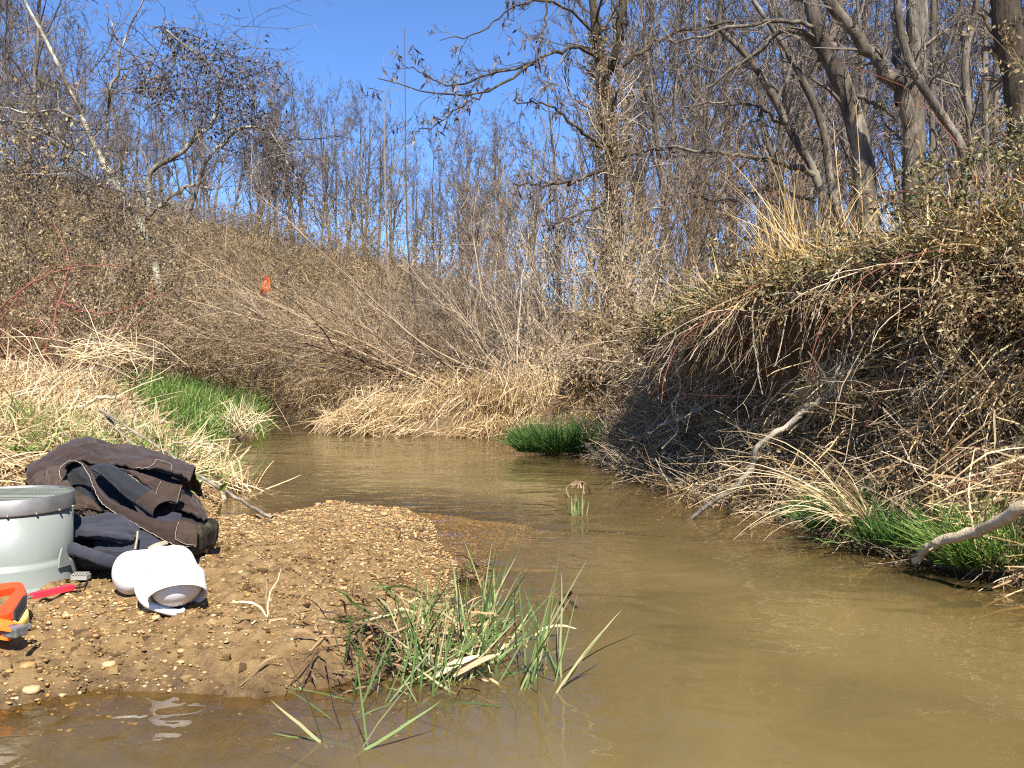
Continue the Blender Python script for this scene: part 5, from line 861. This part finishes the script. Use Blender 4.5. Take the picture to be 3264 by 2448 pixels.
cloth('front_pocket', [[(170, 1668, 2.44), (235, 1648, 2.46), (300, 1640, 2.46), (355, 1630, 2.45), (405, 1650, 2.42), (440, 1676, 2.40)], [(172, 1690, 2.36), (240, 1672, 2.37), (310, 1668, 2.36), (380, 1672, 2.35), (425, 1690, 2.36), (442, 1700, 2.38)], [(172, 1712, 2.33), (250, 1700, 2.32), (320, 1702, 2.31), (385, 1716, 2.31), (420, 1722, 2.34), (436, 1722, 2.38)], [(172, 1724, 2.36), (250, 1716, 2.36), (320, 1722, 2.36), (385, 1730, 2.36), (415, 1732, 2.38), (432, 1732, 2.42)]], M_navy, bp_, amp=.014, fs=(2.5, 6), seed=4)
cloth('side_panel', [[(300, 1722, 2.36), (380, 1728, 2.36), (440, 1690, 2.38), (500, 1715, 2.38), (540, 1740, 2.38)], [(300, 1745, 2.33), (380, 1748, 2.32), (440, 1735, 2.34), (500, 1745, 2.34), (545, 1760, 2.35)], [(300, 1765, 2.32), (380, 1768, 2.31), (450, 1775, 2.32), (500, 1775, 2.33), (550, 1785, 2.35)]], M_navy, bp_, amp=.006, fs=(4, 4), seed=8)
cloth('base_flap', [[(170, 1725, 2.36), (260, 1740, 2.34), (350, 1755, 2.32), (420, 1760, 2.31)], [(172, 1770, 2.29), (260, 1780, 2.27), (350, 1790, 2.26), (420, 1795, 2.26)], [(172, 1800, 2.31), (260, 1808, 2.30), (350, 1815, 2.29), (420, 1818, 2.29)]], M_lining, bp_, amp=.006, fs=(3, 4), seed=12)
sp_ = spline(PP([(165, 1738, 2.30), (215, 1746, 2.27), (280, 1766, 2.25), (340, 1788, 2.235), (385, 1800, 2.235)]), 26); part('shoulder_strap', Bag().tubes(sp_[None], (.0155*(1+.06*rng.normal(size=26)))[None], 12, cap=True), M_navy, bp_, True)
b, _ = loft([[(470, 1744, 2.31), (500, 1730, 2.33), (528, 1722, 2.36)], [(478, 1756, 2.30), (508, 1741, 2.32), (536, 1733, 2.35)]], 14, 6, .001); part('webbing_strap', b, M_khaki, bp_)
b, _ = loft([[(626, 1722, 2.46), (650, 1738, 2.47), (665, 1752, 2.5)], [(620, 1738, 2.44), (648, 1752, 2.46), (660, 1766, 2.49)]], 12, 6, .001); part('webbing_strap', b, M_khaki, bp_)
zp = spline(PP([(439, 1694, 2.33), (436, 1722, 2.31), (430, 1752, 2.295)]), 10); part('cord', Bag().tubes(zp[None], np.full((1, 10), .0028), 6), M_khaki, bp_)
lp_ = spline(PP([(222, 1653, 2.40), (236, 1638, 2.39), (252, 1642, 2.39), (262, 1652, 2.40)]), 14); part('cord', Bag().tubes(lp_[None], np.full((1, 14), .0032), 6), M_khaki, bp_)
b = Bag(); bq = P(258, 1798, 2.24); bq[2] = bz(bq[0], bq[1])+.012; b.box(bq, (.020, .012, .006)); [b.box(bq+np.array([x_, 0, .007]), (.0022, .012, .003)) for x_ in (-.014, -.007, 0, .007, .014)]; part('buckle', b, mat('grey_buckle', [(0, (.25, .24, .21)), (1, (.34, .33, .29))], .5, attr=False, nz=9), bp_)
# ---- brown jacket
jk = thing('work_jacket', tuple(P(360, 1560, 2.6)), 'crumpled brown canvas work jacket with black lining draped over the backpack', 'jacket')
cloth('back_panel', [[(75, 1560, 2.86), (150, 1540, 3.0), (280, 1520, 3.05), (450, 1530, 3.03), (580, 1560, 2.98), (650, 1590, 2.9)], [(80, 1510, 2.76), (140, 1470, 2.86), (217, 1425, 2.92), (280, 1410, 2.93), (340, 1428, 2.9), (452, 1448, 2.86), (542, 1472, 2.82), (622, 1504, 2.74)],
     [(93, 1492, 2.66), (150, 1455, 2.72), (217, 1416, 2.78), (280, 1400, 2.8), (335, 1420, 2.8), (452, 1440, 2.76), (542, 1464, 2.72), (617, 1496, 2.66)], [(88, 1518, 2.58), (150, 1484, 2.62), (225, 1444, 2.66), (290, 1432, 2.68), (340, 1448, 2.66), (450, 1466, 2.62), (545, 1490, 2.58), (612, 1512, 2.54)], [(95, 1562, 2.53), (150, 1540, 2.54), (200, 1492, 2.56), (280, 1474, 2.59), (345, 1480, 2.57), (420, 1490, 2.54), (545, 1512, 2.50), (606, 1528, 2.48)]], M_canvas, jk, 130, 70, amp=.022, fs=(5, 4), seed=20)
cloth('left_flank', [[(88, 1512, 2.60), (130, 1500, 2.58), (170, 1490, 2.56), (200, 1478, 2.55)], [(95, 1560, 2.54), (145, 1545, 2.51), (175, 1525, 2.51), (200, 1512, 2.51)], [(120, 1600, 2.50), (170, 1580, 2.47), (205, 1570, 2.47), (240, 1560, 2.48)], [(170, 1630, 2.46), (220, 1615, 2.43), (270, 1612, 2.43), (320, 1618, 2.43)], [(200, 1642, 2.46), (240, 1640, 2.44), (290, 1640, 2.43), (350, 1646, 2.43)]], M_worn, jk, 50, 50, amp=.016, fs=(3, 4), seed=27)
cloth('lining', [[(195, 1478, 2.60), (250, 1476, 2.61), (300, 1482, 2.61), (400, 1488, 2.58), (560, 1510, 2.54)], [(205, 1530, 2.58), (290, 1530, 2.57), (390, 1530, 2.56), (480, 1560, 2.54), (590, 1560, 2.53)], [(225, 1580, 2.54), (310, 1590, 2.53), (410, 1600, 2.51), (510, 1625, 2.50), (620, 1625, 2.51)], [(260, 1612, 2.50), (330, 1625, 2.48), (430, 1655, 2.46), (520, 1680, 2.44), (630, 1690, 2.45)]], M_lining, jk, 80, 50, amp=.012, fs=(4, 3), seed=31)
def sleeve(name, pts, rad, m, n=40, k=28, amp=.10, seed=0, sq=(1, .75)):
    C = spline(PP(pts), n); R = np.interp(np.arange(n)/(n-1), np.linspace(0, 1, len(rad)), rad); T = unit(np.gradient(C, axis=0)); U = unit(np.cross(T, [0, 0, 1.])); W = np.cross(U, T); a = np.linspace(0, 2*np.pi, k)
    f = 1+amp*fbm(np.arange(n)[:, None]*.22+np.cos(a)*.8+seed, np.sin(a)*1.4+seed+0*np.arange(n)[:, None], 3, seed)
    X_ = C[:, None]+(R[:, None]*f)[..., None]*(np.cos(a)[None, :, None]*U[:, None]*sq[0]+np.sin(a)[None, :, None]*W[:, None]*sq[1]); X_[:, -1] = X_[:, 0]
    part(name, Bag().grid(X_), m, jk, True)
sleeve('sleeve_lining', [(300, 1492, 2.54), (335, 1497, 2.52), (375, 1522, 2.50), (420, 1560, 2.475), (468, 1592, 2.45)], [.012, .024, .030, .033, .034], M_lining, seed=3)
sleeve('cuff', [(462, 1588, 2.455), (490, 1604, 2.44), (524, 1626, 2.42)], [.035, .036, .037], M_canvas, 20, seed=6, amp=.06)
cloth('front_panel', [[(372, 1494, 2.515), (402, 1506, 2.505), (432, 1526, 2.49), (462, 1552, 2.475), (498, 1580, 2.455), (530, 1596, 2.44), (566, 1604, 2.43)], [(395, 1495, 2.50), (430, 1512, 2.485), (462, 1534, 2.475), (495, 1556, 2.46), (530, 1572, 2.44), (572, 1582, 2.43)], [(430, 1502, 2.50), (462, 1512, 2.49), (495, 1522, 2.475), (520, 1532, 2.46), (548, 1540, 2.45), (580, 1546, 2.44)]], M_canvas, jk, 50, 24, amp=.006, fs=(5, 3), seed=40)
cloth('pocket_patch', [[(500, 1574, 2.445), (530, 1591, 2.43), (565, 1602, 2.42)], [(506, 1552, 2.45), (540, 1566, 2.435), (573, 1572, 2.425)], [(515, 1532, 2.455), (548, 1540, 2.44), (580, 1546, 2.43)]], M_worn, jk, 24, 16, amp=.002, seed=42)
cloth('hem', [[(566, 1556, 2.56), (600, 1560, 2.56), (636, 1600, 2.55), (662, 1640, 2.52)], [(540, 1605, 2.48), (585, 1598, 2.49), (630, 1618, 2.50), (660, 1648, 2.49)], [(514, 1640, 2.45), (555, 1625, 2.46), (605, 1634, 2.46), (650, 1660, 2.46)]], M_canvas, jk, 46, 30, amp=.008, fs=(4, 3), seed=44)
cloth('sleeve_end', [[(548, 1470, 2.62), (585, 1478, 2.60), (618, 1496, 2.58)], [(548, 1500, 2.53), (580, 1512, 2.52), (610, 1522, 2.53)], [(545, 1524, 2.51), (570, 1532, 2.51), (598, 1542, 2.53)]], M_canvas, jk, 30, 24, amp=.006, seed=47)
cloth('flap', [[(470, 1462, 2.575), (510, 1468, 2.56), (545, 1478, 2.54)], [(455, 1478, 2.56), (505, 1486, 2.54), (546, 1498, 2.52)], [(440, 1490, 2.55), (500, 1500, 2.53), (544, 1512, 2.51)]], M_worn, jk, 30, 16, amp=.003, seed=49)
pl_u = [(212, 1510, 2.50), (212, 1486, 2.51), (235, 1474, 2.51), (268, 1484, 2.50), (296, 1512, 2.49), (318, 1560, 2.47), (352, 1594, 2.45), (400, 1616, 2.43), (460, 1642, 2.41), (530, 1662, 2.39), (590, 1656, 2.39), (632, 1676, 2.40)]
pl_l = [(198, 1532, 2.49), (194, 1496, 2.50), (222, 1470, 2.51), (258, 1474, 2.50), (284, 1510, 2.48), (302, 1556, 2.46), (326, 1600, 2.44), (368, 1632, 2.42), (432, 1668, 2.395), (496, 1704, 2.375), (560, 1735, 2.36), (626, 1741, 2.36)]
cloth('placket', [pl_u, [tuple((np.array(a)+np.array(c))/2+np.array([0, 0, -.008])) for a, c in zip(pl_u, pl_l)], pl_l], M_canvas, jk, 120, 14, amp=.004, fs=(12, 1), seed=52)
cloth('pocket_patch', [[(572, 1662, 2.375), (600, 1664, 2.37), (630, 1678, 2.375)], [(564, 1690, 2.365), (598, 1700, 2.355), (629, 1708, 2.36)], [(560, 1718, 2.357), (596, 1734, 2.348), (627, 1738, 2.352)]], M_worn, jk, 24, 20, amp=.002, seed=55)
cloth('lower_lining', [[(425, 1606, 2.44), (500, 1646, 2.42), (550, 1634, 2.43), (580, 1640, 2.43)], [(440, 1632, 2.42), (500, 1664, 2.40), (545, 1664, 2.40), (575, 1668, 2.395)]], M_navy, jk, 40, 14, amp=.004, seed=58)
def zipline(pts, n, off=-.006): z = spline(PP(pts), n); z += rng.normal(0, .0008, z.shape)+np.array([0, off, .0]); part('zip', Bag().tubes(z[None], np.full((1, n), .0011), 6), M_zip, jk, True)
zipline(pl_l[:], 90); zipline([(372, 1494, 2.515), (402, 1506, 2.505), (432, 1526, 2.49), (462, 1552, 2.475), (498, 1580, 2.455), (530, 1596, 2.44), (566, 1604, 2.43)], 40, -.004)
zipline([(438, 1489, 2.54), (470, 1491, 2.53), (492, 1478, 2.54), (503, 1462, 2.55)], 24, -.008)
def stitch(pts, n): z = spline(PP(pts), n)+np.array([0, -.004, .0]); part('seam', Bag().tubes(z[None], np.full((1, n), .0007), 5), M_zip, jk)
stitch([(571, 1663, 2.372), (563, 1690, 2.36), (560, 1716, 2.352)], 12); stitch([(560, 1717, 2.352), (592, 1733, 2.344), (627, 1737, 2.347)], 12); stitch([(515, 1533, 2.45), (505, 1553, 2.445), (499, 1574, 2.44)], 10); stitch([(580, 1547, 2.427), (573, 1572, 2.42), (566, 1601, 2.415)], 10); stitch([(503, 1463, 2.55), (546, 1478, 2.535), (546, 1510, 2.51)], 16)

# ================================================================ sticks, reeds and small debris
limb('stick', [(317, 1306, 4.25), (420, 1370, 4.1), (540, 1450, 3.95), (640, 1520, 3.8), (760, 1590, 3.6), (868, 1650, 3.47)], .006, .008, M_drift, 'long thin grey stick slanting from the left bank down to the gravel bar', 'stick', 7, 24, .003)
limb('stick', [(318, 1300, 4.3), (370, 1362, 4.2), (440, 1437, 4.1)], .009, .007, M_drift, 'shorter grey stick crossing the long one behind the jacket', 'stick', 7, 16, .003)
limb('stick', [(550, 1410, 4.1), (620, 1410, 4.1), (680, 1423, 4.1), (660, 1450, 4.0)], .004, .003, M_palewood, 'thin bent pale twig at the water edge right of the jacket', 'stick', 6, 14, .003)
limb('pale_branch', [(120, 1325, 5.0), (190, 1302, 5.0), (250, 1298, 5.0), (310, 1270, 5.0), (370, 1268, 5.0)], .012, .009, M_palewood, 'pale crooked branch half buried in the straw above the jacket', 'branch', 8, 20, .006)
g = G(712, 1600); tp = P(706, 1545, g[1]); limb('stake', [(712, 1612, g[1]), (710, 1580, g[1]), (704, 1545, g[1])], .014, .010, M_palewood, 'short broken stake standing in the water beside the stick', 'stake', 8, 10, .003)
def reed(name, base_px, n, tips, label, sub=0):
    b = Bag(); c = G(*base_px)
    for i in range(n):
        bx_, by_ = rng.uniform(tips[0][0], tips[0][1]), rng.uniform(tips[0][2], tips[0][3]); g = G(bx_, by_, -.01); L = rng.uniform(*tips[1]); a = rng.normal(tips[2][0], tips[2][1]); e = rng.normal(0, .3)
        D = np.array([[math.sin(a), e, math.cos(a)]]); Pt = grow(g[None], D, np.array([L]), 9, .035, rng.choice([.0, -.03, -.12], p=[.65, .25, .10])); w = rng.uniform(.0018, .0052)
        b.rib(Pt, (w*np.array([.75, .95, 1, 1, .95, .85, .65, .4, .05]))[None], np.array([[rng.normal(0, .5), -1, .3]]), rnd=np.array([np.clip(rng.normal(.55, .32), 0, 1)]))
    return solo(name, b, M_reed, tuple(c), label, 'reeds')
reed('reed_clump', (1420, 2080), 150, [(1270, 1590, 2000, 2190), (.06, .20), (.15, .6)], 'leafy green reed clump at the corner of the gravel bar')
reed('reed_clump', (1550, 2050), 26, [(1470, 1600, 1990, 2120), (.16, .27), (.3, .25)], 'tall upright reeds at the back of the bar corner clump')
reed('reed_clump', (1240, 2190), 60, [(1080, 1460, 2130, 2260), (.06, .18), (.0, .7)], 'reeds standing in the shallow water in front of the bar corner')
reed('reed_clump', (1750, 2200), 24, [(1650, 1800, 2150, 2230), (.16, .28), (.25, .35)], 'separate fan of tall green reeds in the water right of the bar corner')
reed('reed_clump', (1080, 2350), 9, [(1020, 1180, 2300, 2420), (.10, .22), (.1, .7)], 'few single reeds at the bottom of the picture')
c = G(1840, 1640); tussock('water_tuft', c, 26, .05, .12, .35, M_reed, 'tiny pale grass tuft standing in mid stream', 'grass tuft', w=(.005, .008), rad=.04, rlo=.5, M=6)
# dark matted roots under the reeds
def debris(name, px, py, r, n, L0, L1, m, label, cat, z=.0, flat=.35, w=(.003, .007)):
    c = G(px, py, z); S = c+rng.normal(size=(n, 3))*np.array([r, r, r*flat]); S[:, 2] = np.abs(S[:, 2]-c[2])+np.maximum(bar_z(S[:, 0], S[:, 1]) if px < 1500 else z, 0.)
    b = Bag().rib(grow(S, np.c_[rng.normal(0, 1, (n, 2)), rng.normal(.25, .4, n)], rng.uniform(L0, L1, n), 5, .2, -.12), rng.uniform(*w, n)[:, None]*np.array([.8, 1, 1, .8, .3])); return solo(name, b, m, tuple(c), label, cat, kind='stuff')
debris('withered_tuft', 1230, 2090, .08, 240, .03, .11, M_dleaf, 'withered brown grass lying on the mud left of the reed clump', 'grass tuft', .02)
debris('withered_tuft', 1420, 2040, .08, 240, .03, .12, M_thatch, 'withered straw matted inside the green reed clump', 'grass tuft', .02)
debris('withered_tuft', 1180, 2010, .03, 30, .06, .14, M_reed, 'dark flattened blades on the mud above the reeds', 'grass tuft', .04)
debris('withered_tuft', 1250, 1900, .05, 24, .08, .18, M_reed, 'sparse thin blades lying on the middle of the gravel bar', 'grass tuft', .04)
debris('dead_leaf_clump', 1505, 1850, .025, 60, .03, .09, M_dleaf, 'dark soggy leaf clump at the right rim of the gravel bar', 'leaf clump', .0, .9)
debris('straw_scrap', 880, 1965, .03, 12, .05, .12, M_straw, 'pale straw scrap on the mud right of the white scoop', 'straw', .07)
debris('straw_scrap', 1290, 1720, .03, 10, .04, .1, M_straw, 'dry pale leaf scrap on the tip of the gravel bar', 'straw', .03, w=(.006, .014))
# submerged dead leaf in the water, right of the reeds
C = spline(np.array([G(1830, 1975, -.02), P(1800, 1915, 2.30), P(1810, 1890, 2.32), P(1835, 1895, 2.31), P(1838, 1930, 2.27)]), 14)
solo('dead_leaf', Bag().rib(C[None], np.full((1, 14), .035)*np.sin(np.linspace(.5, 2.9, 14))[None], np.array([[.4, .5, 1]])), M_dleaf, tuple(C[0]), 'curled black dead leaf sticking out of the water', 'leaf')
C = spline(np.array([G(1815, 1588), P(1805, 1560, 4.25), P(1825, 1540, 4.25), P(1850, 1535, 4.25), P(1872, 1548, 4.25), G(1882, 1572)]), 20); b = Bag().tubes(C[None], np.linspace(.005, .003, 20)[None], 5); b.rib(grow(C[rng.integers(9, 14, 12)], rng.normal(0, .4, (12, 3))-np.array([0, 0, 1.]), rng.uniform(.02, .06, 12), 4, .2), np.full((12, 4), .007))
solo('bent_twig', b, M_twig, tuple(C[0]), 'bent twig arching out of the water in mid stream', 'twig')
for px, py, r_, lab in [(1445, 2180, -.2, 'large pale torn reed leaf lying in the front reeds'), (1510, 2175, .4, 'orange brown dead leaf lying in the front reeds')]:
    g = G(px, py); C = spline(np.array([g+[-.04, 0, .012], g+[0, .01, .035], g+[.05, .02, .05]]), 10); solo('fallen_leaf', Bag().rib(C[None], (.018*np.sin(np.linspace(.3, 3, 10)))[None], np.array([[0, -.6, 1]])), M_tanleaf if r_ > 0 else M_straw, tuple(g), lab, 'leaf')
